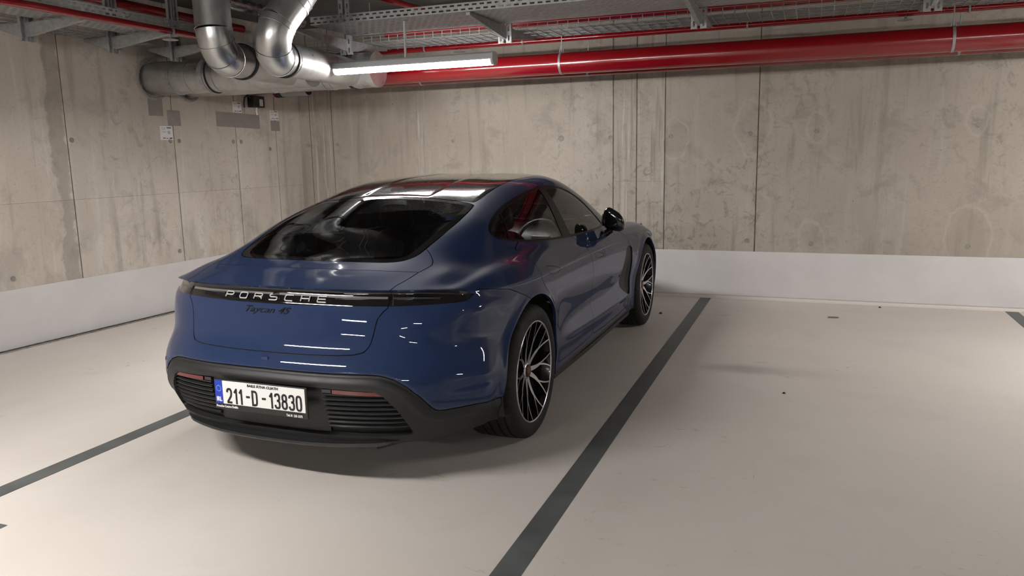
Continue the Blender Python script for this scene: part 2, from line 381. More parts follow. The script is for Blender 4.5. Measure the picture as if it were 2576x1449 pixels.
# slanting duct with elbow and branch into the rear duct
c0, c1, c2, c3, c4 = (-1.00, 1.30, ZC_), (-1.165, 1.06, 2.625), (-1.235, .945, 2.455), (-1.290, .835, 2.212), (-1.70, 2.55, 2.275)
cp_ = arc_path(c2, c3, c4, .15, 6); cu = (Vector(c2) - Vector(c1)).normalized(); cl = (Vector(c4) - Vector(c3)).normalized()
duct('slanting galvanised duct coming down diagonally and elbowing into the rear duct', c0,
     [(c1, cu, .010, GALV), (Vector(c1) + cu * .05, cu, .02, GALV), (c2, cu, .010, GALV), (cp_[1], Vector(c3) - Vector(c2), .008, GALV), (cp_[4], cp_[5] - cp_[3], .008, GALV), (cp_[7], cl, .012, GALV),
      (Vector(cp_[7]) + cl * .09, cl, .03, RUBBER), (Vector(cp_[7]) + cl * .135, cl, .012, GALV)],
     [('upper_pipe', [c0, c1, c2], RB), ('elbow', [c2] + cp_[1:8], RB), ('branch_pipe', [cp_[7], c4], RB)], RB)
# wall sleeves around the two ducts
for y, z in ((ya, za), (yd, zd)):
    k = MB(); k.lathe([(wall_x(y) + .001, .165), (wall_x(y) + .006, .17), (wall_x(y) + .006, .195), (wall_x(y) + .001, .205)], 40, 'x', (0, y, z))
    k.build('duct_sleeve', PLUG, wl)
# perforated trays
def slotted_sheet(L, Wd, rows, pitch=.06, slot=.036, h=.012, ax=None):
    """points (u along, v across) of a sheet with staggered slots cut out"""
    quads = []; n = int(L / pitch); vprev = 0.0
    for r in range(rows):
        v = Wd * (r + .5) / rows
        quads.append((0, L, vprev, v - h / 2)); vprev = v + h / 2
        off = (r % 2) * pitch / 2
        u = 0.0
        for i in range(n + 1):
            a = i * pitch + off; b = a + slot
            if a > L: break
            quads.append((u, min(a, L), v - h / 2, v + h / 2)); u = b
        if u < L: quads.append((u, L, v - h / 2, v + h / 2))
    quads.append((0, L, vprev, Wd)); return [q for q in quads if q[1] > q[0]]
def tray(label, org, along, across, L, Wd, rows, parent_cat='cable tray', fl=.06):
    o = empty('cable_tray', org); tag(o, label, parent_cat, 'metal cable trays')
    A, C, U = Vector(along), Vector(across), Vector((0, 0, 1))
    for nm, base, e1, wd, rw in (('tray_bottom', Vector(), C, Wd, rows), ('side_flange', Vector(), U, fl, 2), ('side_flange', C * Wd, U, fl, 2)):
        k = MB()
        for a, b, c, d in slotted_sheet(L, wd, rw, .06, .036):
            k.add([base + A * a + e1 * c, base + A * b + e1 * c, base + A * b + e1 * d, base + A * a + e1 * d], [(0, 1, 2, 3)])
        ob = k.build(nm, ZINC, o, fix=False); s = ob.modifiers.new('thick', 'SOLIDIFY'); s.thickness = .0015
    for base in (Vector(), C * Wd):
        k = MB(); k.bar(base + U * fl, base + U * fl + A * L, .012, .003); k.build('flange_rim', ZINC, o)
    return o
def mesh_tray(label, org, along, across, L, Wd, fl=.055):
    o = empty('wire_cable_tray', org); tag(o, label, 'cable tray', 'metal cable trays'); A, C, U = Vector(along), Vector(across), Vector((0, 0, 1))
    k = MB()
    for j in range(int(Wd / .06) + 1): p = C * min(j * .06, Wd); k.tube([p, p + A * L], .0028, 6)
    for p in (U * fl, C * Wd + U * fl, U * fl * .5, C * Wd + U * fl * .5): k.tube([p, p + A * L], .0028, 6)
    k.build('long_wires', ZINC, o)['kind'] = 'stuff'
    k = MB()
    for i in range(int(L / .09)):
        p = A * (i * .09 + .02) - U * .005; k.tube([p + U * fl, p, p + C * Wd, p + C * Wd + U * fl], .0028, 6, cap=False)
    k.build('cross_wires', ZINC, o)['kind'] = 'stuff'
    return o
ZT = 2.55
tray('perforated galvanised cable tray running along the back wall above the lamp', (-1.50, 1.70, ZT), (1, 0, 0), (0, 1, 0), 9.0, .64, 13)
mesh_tray('wire basket cable tray behind the perforated one, over the red pipes', (-2.3, 2.74, ZT), (1, 0, 0), (0, 1, 0), 9.8, .50)
tray('perforated galvanised cable tray running along the left wall', (-3.14, -6.0, ZT + .015), (0, 1, 0), (1, 0, 0), 7.75, .55, 11)
mesh_tray('wire basket cable tray close to the left wall', (-3.60, -6.0, ZT + .005), (0, 1, 0), (1, 0, 0), 8.0, .25)
# brackets: slotted posts with a tapered cantilever arm
def slotted_post(k, c, h, w=.045, dep=.028, face='y'):
    """a C channel with three slots, seen from the front"""
    x, y, z = c; n = max(2, int(h / .075)); th = .003
    zs = z
    def bx(cx, cy, cz, sx, sy, sz):
        if face == 'y': k.box((x + cx, y + cy, cz), (sx, sy, sz))
        else: k.box((x + cy, y + cx, cz), (sy, sx, sz))
    for i in range(n):
        a, b = z + h * i / n, z + h * (i + 1) / n; m_ = (a + b) / 2; sl = (b - a) * .55
        bx(-w * .33, 0, m_, w * .34, th, b - a); bx(w * .33, 0, m_, w * .34, th, b - a)
        bx(0, 0, (a + m_ - sl / 2) / 2, w * .32, th, m_ - sl / 2 - a); bx(0, 0, (b + m_ + sl / 2) / 2, w * .32, th, b - m_ - sl / 2)
    for s_ in (-1, 1): bx(s_ * (w / 2), dep / 2, z + h / 2, th, dep, h)
def bracket(label, p, along, group='slotted tray brackets', arm=.66, arm2=.62, first=True):
    """p: foot of the posts; along: 'x' for the back wall run, 'y' for the left wall run"""
    o = empty('tray_bracket', p); tag(o, label, 'bracket', group); h = ZC_ - p[2]
    for s_ in (-.035, .035):
        k = MB(); slotted_post(k, (s_, 0, 0) if along == 'x' else (0, s_, 0), h, face='y' if along == 'x' else 'x'); k.build('post', ZINC, o)
    zt = ZT - p[2]
    for sgn, L in ((-1, arm), (1, arm2)):
        if L <= 0: continue
        k = MB(); zt = ZT - p[2] - .004; prof = [(0, zt), (sgn * L, zt), (sgn * L, zt - .022), (sgn * .05, zt - .10), (0, zt - .10)]
        if along == 'x': k.prism(prof, -.016, .016, 'yzx')
        else: k.prism([(-q[0], q[1]) for q in prof], -.016, .016, 'xzy')
        k.build('cantilever_arm', ZINC, o, bevel=.002)
    k = MB(); k.lathe([(-.012, 0), (-.012, .011), (.012, .011), (.012, 0)], 6, 'y' if along == 'x' else 'x', (0, -.01, zt - .06) if along == 'x' else (.01, 0, zt - .06), smooth=False); k.build('bolt', ZINC, o)
    return o
for x, lb in ((-1.66, 'tray bracket post above the left end of the glowing lamp'), (-.128, 'tray bracket post to the right of the glowing lamp'), (1.447, 'tray bracket post above the middle of the red pipe'), (3.02, 'tray bracket post at the top right corner'), (4.6, 'tray bracket post beyond the right edge of the picture')):
    bracket(lb, (x, 2.45, 2.413), 'x', arm=.74, arm2=.72)
for y, lb in ((.60, 'leftmost tray bracket post at the upper left wall'), (1.385, 'middle tray bracket post along the left wall'), (2.08, 'tray bracket post above the front duct near the left wall')):
    bracket(lb, (-3.27, y, 2.412), 'y', arm=.66, arm2=.30)
# red pipes
def pipe(name, label, pts, r, rings=(), m=RED, cat='pipe', group='red sprinkler pipes', n=28):
    o = empty(name, pts[0]); tag(o, label, cat, group); q = Vector(pts[0])
    MB().tube([Vector(p) - q for p in pts], r, n).build('pipe_run', m, o)
    for c, d, w in rings: ring('pipe_clip', Vector(c) - q, d, r, w, .004, ZINC, o, n)
    return o
big = pipe('red_pipe', 'thick glossy red sprinkler pipe running along the back wall', [(-3.66, 3.30, 2.318), (10, 3.30, 2.318)], .0965, [((x, 3.30, 2.318), (1, 0, 0), .022) for x in (-1.9, .10, 3.27, 6.4)], n=48)
for x in (-1.9, .10, 3.27, 6.4):
    k = MB(); k.tube([(x + 3.66, 0, .0965), (x + 3.66, 0, ZC_ - 2.318)], .005, 8); k.tube([(x + 3.66 - .02, 0, .10), (x + 3.66, 0, .19), (x + 3.66 + .02, 0, .10)], .004, 6); k.build('hanger_rod', ZINC, big)
p2 = pipe('red_pipe', 'slimmer red pipe just behind and below the thick red pipe', [(-3.64, 3.60, 2.286), (10, 3.60, 2.286)], .062, [((x, 3.60, 2.286), (1, 0, 0), .022) for x in (-1.5, .27, 3.36)], n=32)
for x in (.27, 3.36):
    k = MB(); k.tube([(x + 3.64, 0, .062), (x + 3.64, 0, ZC_ - 2.286)], .005, 8); k.build('hanger_rod', ZINC, p2)
p3 = pipe('red_pipe', 'thin red sprinkler branch pipe high on the back wall', [(-2.6, 3.50, 2.562), (3.2, 3.50, 2.570), (10, 3.50, 2.575)], .027, [((x, 3.50, 2.565), (1, 0, 0), .015) for x in (-1.4, -.35, 1.72, 3.4)])
def sprinkler(o, p):
    k = MB(); k.lathe([(.0, .010), (-.03, .010), (-.032, .014), (-.042, .014)], 12, 'z', p); k.build('sprinkler_head', ZINC, o)
    k = MB(); k.lathe([(-.034, .012), (-.040, .055), (-.044, .060), (-.046, .055), (-.040, .012)], 28, 'z', p); k.build('sprinkler_shield', ZINC, o)
for x in (-1.02, 2.95): sprinkler(p3, (x + 2.6, 0, -.005))
p5 = pipe('red_pipe', 'red pipe lying above the wire basket tray, seen through its mesh', [(-1.6, 3.10, 2.70), (10, 3.10, 2.70)], .07)
p4 = pipe('red_pipe', 'thin red pipe running under the left wall cable tray', [(-2.425, -1.0, 2.48), (-2.44, -.02, 2.505), (-2.56, 1.50, 2.53), (-2.60, 1.95, 2.535)], .026, [((-2.54, 1.30, 2.526), (.08, 1, .02), .02)])
sprinkler(p4, (-2.53 + 2.425, 1.27 + 1.0, .02))
pipe('red_pipe', 'dark red pipe high up under the ceiling at the upper left', [(-3.55, -4, 2.90), (-3.55, 3.4, 2.90)], .04)
pipe('red_pipe', 'short dark red pipe high under the ceiling above the perforated tray', [(-1.52, 2.3, 2.95), (-1.36, 3.6, 2.93)], .030)
FOIL = speckle('foil_lagging', (.62, .62, .62), .28, 1.0, amp=.2, scale=14, bump=.9, bscale=22)
pipe('lagged_pipe', 'silver foil lagged pipe under the ceiling between the two ducts', [(-2.10, .5, 2.76), (-2.22, 2.6, 2.76)], .055, m=FOIL, cat='pipe', group=None, n=24)
# stubs coming through the left wall
st = pipe('pipe_stub', 'pale grey plastic pipe stub with a dark open end below the red pipe', [(wall_x(3.94) - .02, 3.94, 2.30), (-3.13, 3.94, 2.30)], .088, m=GREYPVC, group=None, n=32)
q = Vector((wall_x(3.94) - .02, 3.94, 2.30))
ring('rubber_seal', (.12, 0, 0), (1, 0, 0), .088, .06, .006, RUBBER, st, 32); ring('red_collar', (.07, 0, 0), (1, 0, 0), .088, .03, .008, RED, st, 32)
k = MB(); k.lathe([(-3.1295 - q.x, 0), (-3.1295 - q.x, .080)], 32, 'x', (0, 0, 0)); k.build('open_end', DARK, st)
st2 = pipe('pipe_stub', 'small rusty brown stub in the left wall under the ducts', [(wall_x(3.0) - .02, 3.02, 2.225), (wall_x(3.0) + .05, 3.02, 2.225)], .038, m=speckle('rusty_steel', (.13, .045, .03), .7, amp=.3, scale=30), group=None)
# patches, labels and the small black box on the left wall
PATCH = speckle('patch_tape', (.265, .235, .212), .8, amp=.06, scale=12)
PAPER = mat('label_paper', (.72, .70, .71), .6); INK = mat('label_ink', (.05, .05, .055), .7)
def wall_plate(name, y, z, w, h, m, label, cat, tilt=0.0, t_=.0025, group=None):
    k = MB(); c, s_ = math.cos(tilt), math.sin(tilt)
    pts = [(-w / 2, -h / 2), (w / 2, -h / 2), (w / 2, h / 2), (-w / 2, h / 2)]
    k.prism([(a * c - b * s_, a * s_ + b * c) for a, b in pts], 0, t_, 'yzx'); o = k.build(name, m)
    o.location = (wall_x(y) + .0005, y, z); o.rotation_euler = (0, 0, -math.atan(SL)); tag(o, label, cat, group); return o
wall_plate('wall_patch', 2.215, 2.02, .17, .16, PATCH, 'faint grey brown patch directly under the front duct', 'patch', group='brown patches on the left wall')
wall_plate('wall_patch', 2.43, 1.925, .16, .15, PATCH, 'square grey brown patch over the wall joint above the white label', 'patch', group='brown patches on the left wall')
wall_plate('wall_patch', 3.325, 1.93, .66, .155, PATCH, 'wide grey brown patch under the black junction box', 'patch', -.02, group='brown patches on the left wall')
wall_plate('wall_patch', 3.915, 1.885, .15, .115, PATCH, 'small grey brown patch in the corner below the rightmost label', 'patch', group='brown patches on the left wall')
def wall_label(y, z, w, h, lb):
    o = wall_plate('wall_label', y, z, w, h, PAPER, lb, 'label', -.01, .001, 'white paper labels on the left wall')
    for i, (a, b, ww, hh) in enumerate(((-.22, .36, .34, .05), (.22, .38, .36, .07), (-.22, .25, .34, .03), (-.18, .08, .30, .05), (.2, .05, .2, .22), (-.2, -.36, .22, .06), (.05, -.38, .16, .05), (.33, -.36, .2, .08))):
        k = MB(); k.box((.0012, a * w, b * h), (.0008, ww * w, hh * h)); k.build('print_block', INK if i in (1, 5, 6, 7) else mat('label_grey', (.42, .41, .42), .7), o)
wall_label(2.32, 1.777, .155, .135, 'white paper label lowest on the left wall beside a joint')
wall_label(3.315, 2.072, .135, .115, 'white paper label beside the black junction box')
wall_label(3.905, 2.008, .145, .105, 'white paper label nearest the room corner')
jb = empty('junction_box', (wall_x(3.57), 3.57, 2.075)); tag(jb, 'small black junction box with cable on the left wall', 'junction box')
BLK = mat('black_plastic', (.012, .012, .013), .4)
MB().box((.045, 0, .065), (.09, .185, .125)).build('housing', BLK, jb, bevel=.006)
MB().box((.0912, .03, .055), (.001, .06, .075)).build('sticker', PAPER, jb)
k = MB(); k.tube([(.05, -.09, .10), (.06, -.16, .13), (.06, -.205, .10), (.04, -.20, .03), (.02, -.17, .0)], .008, 8); k.build('cable', RUBBER, jb)
k = MB(); k.tube([(.04, .01, .0), (.04, .0, -.03), (.03, .02, -.075)], .010, 8); k.build('white_strap', PAPER, jb)
# ---------------- tube lamps ----------------
TUBE = bpy.data.materials.new('lamp_diffuser'); TUBE.use_nodes = True; MAT['lamp_diffuser'] = TUBE
_b = TUBE.node_tree.nodes['Principled BSDF']; _b.inputs['Base Color'].default_value = (.9, .9, .9, 1); _b.inputs['Emission Color'].default_value = (1, .975, .94, 1); _b.inputs['Emission Strength'].default_value = LAMP_POWER
LAMPGREY = mat('lamp_housing_grey', (.55, .56, .57), .4)
def lamp(label, c, L=1.53, rods=True, group='tube lamps'):
    o = empty('tube_lamp', c); tag(o, label, 'lamp', group); h = L / 2
    k = MB(); k.prism([(-.050, .0105), (-.058, .004), (-.058, .014), (-.045, .050), (-.03, .062), (.03, .062), (.045, .050), (.058, .014), (.058, .004), (.050, .0105)], -h + .02, h - .02, 'yzx'); k.build('housing', LAMPGREY, o)
    k = MB(); k.prism([(-.050, .010), (-.040, -.014), (-.024, -.030), (0, -.035), (.024, -.030), (.040, -.014), (.050, .010)], -h + .02, h - .02, 'yzx'); k.build('diffuser', TUBE, o)
    for s_ in (-1, 1):
        k = MB(); k.prism([(-.056, .012), (-.05, -.014), (-.03, -.034), (.03, -.034), (.05, -.014), (.056, .012), (.046, .052), (.03, .064), (-.03, .064), (-.046, .052)], s_ * h - s_ * .02, s_ * h, 'yzx'); k.build('end_cap', LAMPGREY, o)
    if rods:
        for x in (-.05,) if 1 < c[1] < 2 else (-.5, .5):
            k = MB(); k.tube([(x, 0, .06), (x, 0, (ZT - .003 if 1 < c[1] < 2 else ZC_) - c[2])], .010, 10); k.build('hanging_rod', LAMPGREY, o)
    return o
lamp('glowing white tube lamp hanging under the cable tray near the back wall', (-.687, 1.85, 2.207), 1.42)
for (x, y, lb) in ((-.9, -2.75, 'glowing tube lamp over the aisle behind the car, out of the picture'), (5.45, 1.85, 'glowing tube lamp over the next bays to the right, out of the picture'),
                   (-.9, -7.8, 'second glowing tube lamp behind the car, out of the picture'), (-.9, -12.9, 'farthest glowing tube lamp behind the car, out of the picture'),
                   (5.7, -7.8, 'glowing tube lamp far behind on the right, out of the picture'), (5.7, -12.9, 'farthest glowing tube lamp behind on the right, out of the picture'),
                   (12.1, -2.75, 'glowing tube lamp at the far right end of the garage, out of the picture')):
    lamp(lb, (x, y, 2.207 if y > 0 else 2.30), group='tube lamps of the rest of the garage')
# ---- car body surface -------------------------------------------------
def pchip(xs, ys, x):
    xs = np.asarray(xs, float); ys = np.asarray(ys, float); x = np.asarray(x, float)
    h = np.diff(xs); d = np.diff(ys) / h
    m = np.zeros_like(ys)
    m[0], m[-1] = d[0], d[-1]
    for i in range(1, len(xs) - 1):                      # smooth (non monotone) finite difference tangents
        m[i] = (d[i - 1] * h[i] + d[i] * h[i - 1]) / (h[i] + h[i - 1])
    i = np.clip(np.searchsorted(xs, x) - 1, 0, len(h) - 1)
    t = (x - xs[i]) / h[i]
    t2, t3 = t * t, t * t * t
    return ((2 * t3 - 3 * t2 + 1) * ys[i] + (t3 - 2 * t2 + t) * h[i] * m[i]
            + (-2 * t3 + 3 * t2) * ys[i + 1] + (t3 - t2) * h[i] * m[i + 1])

LIP = np.array([(0, -.885, .925), (.20, -.880, .924), (.38, -.860, .921), (.54, -.820, .918), (.64, -.775, .916),
                (.712, -.725, .912), (.770, -.668, .905), (.822, -.598, .895), (.865, -.51, .882)])
SEC = {  # y : centre ... shoulder (x, z)
 -.68: [(0, .975), (.21, .974), (.40, .972), None, None, None, None, None, None],
 -.50: [(0, 1.015), (.22, 1.016), (.42, 1.014), (.56, 1.003), (.645, .983), (.715, .962), None, None, None],
 -.25: [(0, 1.112), (.22, 1.11), (.42, 1.102), (.56, 1.086), (.66, 1.036), (.728, .980), (.796, .953), (.876, .933), (.934, .876)],
 .0: [(0, 1.197), (.22, 1.193), (.42, 1.178), (.55, 1.168), (.663, 1.118), (.737, 1.041), (.793, .976), (.887, .939), (.956, .871)],
 .3: [(0, 1.283), (.22, 1.277), (.40, 1.264), (.53, 1.242), (.658, 1.184), (.74, 1.088), (.804, .991), (.881, .940), (.947, .867)],
 .6: [(0, 1.341), (.22, 1.335), (.39, 1.324), (.518, 1.306), (.645, 1.242), (.748, 1.11), (.82, .990), (.883, .926), (.935, .858)],
 1.1: [(0, 1.373), (.22, 1.370), (.39, 1.360), (.515, 1.345), (.632, 1.288), (.75, 1.13), (.845, .960), (.893, .905), (.925, .850)],
 1.6: [(0, 1.355), (.22, 1.353), (.39, 1.344), (.525, 1.328), (.642, 1.268), (.752, 1.12), (.85, .945), (.893, .899), (.925, .848)],
 2.0: [(0, 1.222), (.25, 1.215), (.45, 1.19), (.605, 1.162), (.70, 1.120), (.785, 1.022), (.855, .935), (.895, .893), (.926, .844)],
 2.3: [(0, 1.075), (.28, 1.068), (.52, 1.04), (.68, .998), (.75, .967), (.81, .935), (.86, .912), (.90, .884), (.932, .840)],
 2.6: [(0, .950), (.28, .947), (.50, .935), (.66, .926), (.73, .920), (.79, .917), (.85, .907), (.90, .881), (.940, .836)],
 2.9: [(0, .865), (.28, .865), (.48, .862), (.62, .875), (.70, .897), (.76, .906), (.82, .905), (.885, .884), (.942, .832)],
 3.3: [(0, .80), (.28, .80), (.46, .795), (.60, .80), (.68, .818), (.74, .822), (.80, .816), (.86, .790), (.918, .742)],
 3.6: [(0, .725), (.26, .722), (.44, .712), (.56, .705), (.64, .700), (.69, .692), (.74, .68), None, None]}
NOSE = np.array([(0, 3.86, .60), (.20, 3.85, .60), (.36, 3.82, .603), (.50, 3.77, .607), (.60, 3.71, .611),
                 (.66, 3.67, .614), (.72, 3.62, .617), (.77, 3.56, .622), (.82, 3.48, .632)])
FR = [0, .024, .075, .123, .234, .362, .468, .603, .773, 1.0]        # rows down the flank
RZ = [.925, .908, .872, .838, .76, .67, .595, .50, .38, .22]         # rows at the tail
RD = [0, -.034, -.018, .0005, .020, .046, .097, .126, .112, .050]      # how far each row stands out behind the lip
TADJ = [0, .002, .006, .012, .014, -.008, -.032, -.036, -.034, -.055]
SIDE = {  # y : x of rows 1..9
 -.25: [.936, .943, .949, .960, .968, .972, .973, .966, .94],
 0: [.958, .966, .972, .981, .984, .982, .979, .972, .95],
 .3: [.950, .957, .963, .971, .970, .962, .954, .950, .935],
 .6: [.938, .944, .949, .953, .946, .935, .928, .938, .93],
 1.1: [.928, .933, .937, .938, .931, .92, .915, .933, .925],
 1.6: [.928, .933, .937, .938, .93, .918, .912, .930, .925],
 2.0: [.929, .934, .938, .939, .930, .917, .908, .925, .92],
 2.3: [.935, .940, .944, .947, .94, .925, .912, .92, .92],
 2.6: [.943, .950, .956, .964, .966, .962, .955, .95, .935],
 2.9: [.947, .957, .965, .977, .983, .983, .980, .973, .95],
 3.3: [.923, .932, .940, .953, .962, .965, .965, .960, .94]}
YC = [None, -.80, -.68, -.52, -.34, -.12, .12, .36, .62, .88, 1.12, 1.36, 1.6, 1.84, 2.06, 2.28, 2.48, 2.68, 2.9, 3.12, 3.34, 3.58, None]
YS = [None, -.42, -.32, -.22, -.10, .04, .20, .40, .62, .88, 1.12, 1.36, 1.6, 1.84, 2.06, 2.28, 2.48, 2.68, 2.9, 3.10, 3.26, 3.38, None]
def cage_points():
    nj, ni, nk = 9, len(YC), 10
    W = (LIP[:, 1] - LIP[0, 1]) / (LIP[8, 1] - LIP[0, 1])
    WN = (NOSE[:, 1] - NOSE[0, 1]) / (NOSE[8, 1] - NOSE[0, 1])
    A = np.zeros((ni, nj, 3))
    A[0], A[-1] = LIP, NOSE
    cur = []
    for j in range(nj):
        kn = [tuple(LIP[j])] + [(s[j][0], y, s[j][1]) for y, s in sorted(SEC.items()) if s[j]] + [tuple(NOSE[j])]
        kn = np.array(kn); cur.append(kn)
        for i in range(1, ni - 1):
            w = W[j] if YC[i] < 1.5 else WN[j]
            y = YC[i] + (YS[i] - YC[i]) * w
            A[i, j] = (pchip(kn[:, 1], kn[:, 0], y), y, pchip(kn[:, 1], kn[:, 2], y))
    A[:, 0, 0] = 0
    # contour columns
    cols = [A[0, j] for j in range(nj)] + [A[i, 8] for i in range(1, ni - 1)] + [A[-1, j] for j in range(nj - 1, -1, -1)]
    cols = np.array(cols); nc = len(cols)
    B = np.zeros((nk, nc, 3)); B[0] = cols
    def pn(P):                                            # outward plan normals of a plan curve starting on the centre line
        Q = np.vstack([P[1] * (-1, 1, 1), P]); t = np.gradient(Q[:, :2], axis=0)[1:]
        return t / np.linalg.norm(t, axis=1)[:, None]
    tl = pn(LIP); nl = np.c_[tl[:, 1], -tl[:, 0]]
    tn = pn(NOSE); nn = np.c_[-tn[:, 1], tn[:, 0]]
    ys = sorted(SIDE); tab = np.array([SIDE[y] for y in ys])
    ND = [0, .010, .022, .032, .045, .055, .060, .062, .060, .03]
    for c in range(nc):
        for k in range(1, nk):
            if c < nj:                                    # tail
                u = min(max((c - 5) / 3.0, 0), 1); u = u * u * (3 - 2 * u)
                d = RD[k] if k > 3 else RD[k] * (1 - u) + u * [0, .004, .014, .024][k]
                d += min(max((c - 2.5) / 3.5, 0), 1) * TADJ[k]
                z = cols[c][2] - (RZ[0] - RZ[k]) * (cols[c][2] - .22) / (RZ[0] - .22)
                B[k, c] = (cols[c][0] + nl[c][0] * d, cols[c][1] + nl[c][1] * d, z)
            elif c < nj + ni - 2:                         # flank
                y = cols[c][1]; z = cols[c][2] - (cols[c][2] - .22) * FR[k]
                x = pchip(ys, tab[:, k - 1], min(max(y, ys[0]), ys[-1]))
                if y < ys[0]:
                    t = (y - ys[0]) / (LIP[8, 1] - ys[0]); e = LIP[8, 0] + nl[8][0] * ((RD[k] if k > 3 else [0, .004, .014, .024][k]) + TADJ[k])
                    x = x * (1 - t) + t * e
                    x = max(x, cols[c][0] + .004 * k) if k < 5 else x
                if y > ys[-1]:
                    t = (y - ys[-1]) / (NOSE[8, 1] - ys[-1]); e = NOSE[8, 0] + nn[8][0] * ND[k]
                    x = x * (1 - t) + t * e
                B[k, c] = (x, y, z)
            else:                                         # nose
                j = nc - 1 - c
                z = cols[c][2] - (cols[c][2] - .20) * FR[k]
                B[k, c] = (cols[c][0] + nn[j][0] * ND[k], cols[c][1] + nn[j][1] * ND[k], z)
    B[:, 0, 0] = 0; B[:, -1, 0] = 0
    return A, B
def body_mesh(levels=3):
    A, B = cage_points(); ni, nj = A.shape[:2]; nk, nc = B.shape[:2]
    verts, vid = [], {}
    def V(p, key, m):
        if abs(p[0]) < 1e-9: m = 1
        if (key, m) not in vid:
            vid[(key, m)] = len(verts); verts.append((p[0] * m, p[1], p[2]))
        return vid[(key, m)]
    def a(i, j, m): return V(A[i, j], ('a', i, j), m)
    def ckey(c): return (0, c) if c < nj else ((c - nj + 1, 8) if c < nj + ni - 2 else (ni - 1, nc - 1 - c))
    def b(k, c, m):
        if k == 0: i, j = ckey(c); return a(i, j, m)
        return V(B[k, c], ('b', k, c), m)
    faces = []
    for m in (1, -1):
        for i in range(ni - 1):
            for j in range(nj - 1):
                f = [a(i, j, m), a(i, j + 1, m), a(i + 1, j + 1, m), a(i + 1, j, m)]
                faces.append(f if m == 1 else f[::-1])
        for k in range(nk - 1):
            for c in range(nc - 1):
                f = [b(k, c, m), b(k + 1, c, m), b(k + 1, c + 1, m), b(k, c + 1, m)]
                faces.append(f if m == 1 else f[::-1])
    lip = {}
    for m in (1, -1):
        for j in range(7): lip[tuple(sorted((a(0, j, m), a(0, j + 1, m))))] = (.75, .75, .75, .75, .6, .4, .2)[j]
    tgt = np.array(verts); P = tgt.copy()
    me = bpy.data.meshes.new('cage'); me.from_pydata(P.tolist(), [], faces)
    cr = me.attributes.new('crease_edge', 'FLOAT', 'EDGE')
    for e in me.edges:
        k = tuple(sorted(e.vertices))
        if k in lip: cr.data[e.index].value = lip[k]
    ob = bpy.data.objects.new('cage', me); bpy.context.scene.collection.objects.link(ob)
    sub = ob.modifiers.new('s', 'SUBSURF'); sub.levels = 1; sub.render_levels = 1; sub.use_limit_surface = True; sub.quality = 4
    sub.boundary_smooth = 'PRESERVE_CORNERS'
    n = len(P)
    for it in range(4):
        dg = bpy.context.evaluated_depsgraph_get(); dg.update()
        em = ob.evaluated_get(dg).to_mesh(); co = np.empty(len(em.vertices) * 3, 'f'); em.vertices.foreach_get('co', co)
        L = co.reshape(-1, 3)[:n]; ob.evaluated_get(dg).to_mesh_clear()
        P = P + .9 * (tgt - L); me.vertices.foreach_set('co', P.astype('f').ravel()); me.update()
    sub.levels = levels
    dg = bpy.context.evaluated_depsgraph_get(); dg.update()
    em = ob.evaluated_get(dg).to_mesh(preserve_all_data_layers=False, depsgraph=dg)
    co = np.empty(len(em.vertices) * 3, 'f'); em.vertices.foreach_get('co', co); co = co.reshape(-1, 3).astype(float)
    fc = np.empty(len(em.loops), 'i'); em.loops.foreach_get('vertex_index', fc); fc = fc.reshape(-1, 4)
    nr = np.empty(len(em.vertices) * 3, 'f'); em.vertices.foreach_get('normal', nr)
    ob.evaluated_get(dg).to_mesh_clear()
    bpy.data.objects.remove(ob); bpy.data.meshes.remove(me)
    return co, fc, nr.reshape(-1, 3).astype(float)
# ---------------- car: cut the body surface into panels ----------------
CO, FC, _ = body_mesh(4)
COARSE = np.arange(len(FC)) // 256                              # which cage face each small face came from
keep = (CO[FC][:, :, 0] > -1e-5).all(axis=1); FC = FC[keep]; COARSE = COARSE[keep]
used = np.unique(FC); remap = -np.ones(len(CO), int); remap[used] = np.arange(len(used)); CO = CO[used]; FC = remap[FC]
CO[np.abs(CO[:, 0]) < 1e-5, 0] = 0
def vnormals(co, fc):
    a = co[fc[:, 2]] - co[fc[:, 0]]; b = co[fc[:, 3]] - co[fc[:, 1]]; n = np.cross(a, b); N = np.zeros_like(co)
    for k in range(4): np.add.at(N, fc[:, k], n)
    N[np.abs(co[:, 0]) < 1e-9, 0] = 0
    return N / (np.linalg.norm(N, axis=1)[:, None] + 1e-12)
def sst(x, a, b): t = np.clip((x - a) / (b - a), 0, 1); return t * t * (3 - 2 * t)
N0 = vnormals(CO, FC)
WR = .36                                                        # tyre radius
ARC = ((0.0, .365, .412), (2.9, .365, .408))                    # wheel arches: y, z, radius
x_, y_, z_ = CO.T
dsp = np.zeros(len(CO))
for ay, az, ar in ARC:                                          # flared lip round the arches
    r = np.hypot(y_ - ay, z_ - az); dsp += np.where((x_ > .7) & (r < .6), .0065 * np.exp(-((r - ar) / .022) ** 2) - .003 * np.exp(-((r - ar - .055) / .03) ** 2), 0)
# sunken middle of the roof
dsp -= .0045 * sst(x_, .232, .212) * sst(y_, .27, .31) * sst(y_, 1.62, 1.50) * (z_ > 1.15)
# door crease
dz = z_ - (.405 - .03 * (y_ - .7)); cm = sst(y_, .55, .8) * sst(y_, 2.42, 2.2) * (x_ > .8)
dsp += cm * .010 * np.exp(-(dz / .020) ** 2) * (dz < 0) + cm * .010 * np.exp(-(dz / .065) ** 2) * (dz >= 0)
# dimple behind the rear wheel
dsp -= .010 * np.exp(-((y_ + .66) / .11) ** 2 - ((z_ - .468) / .022) ** 2) * (x_ > .72)
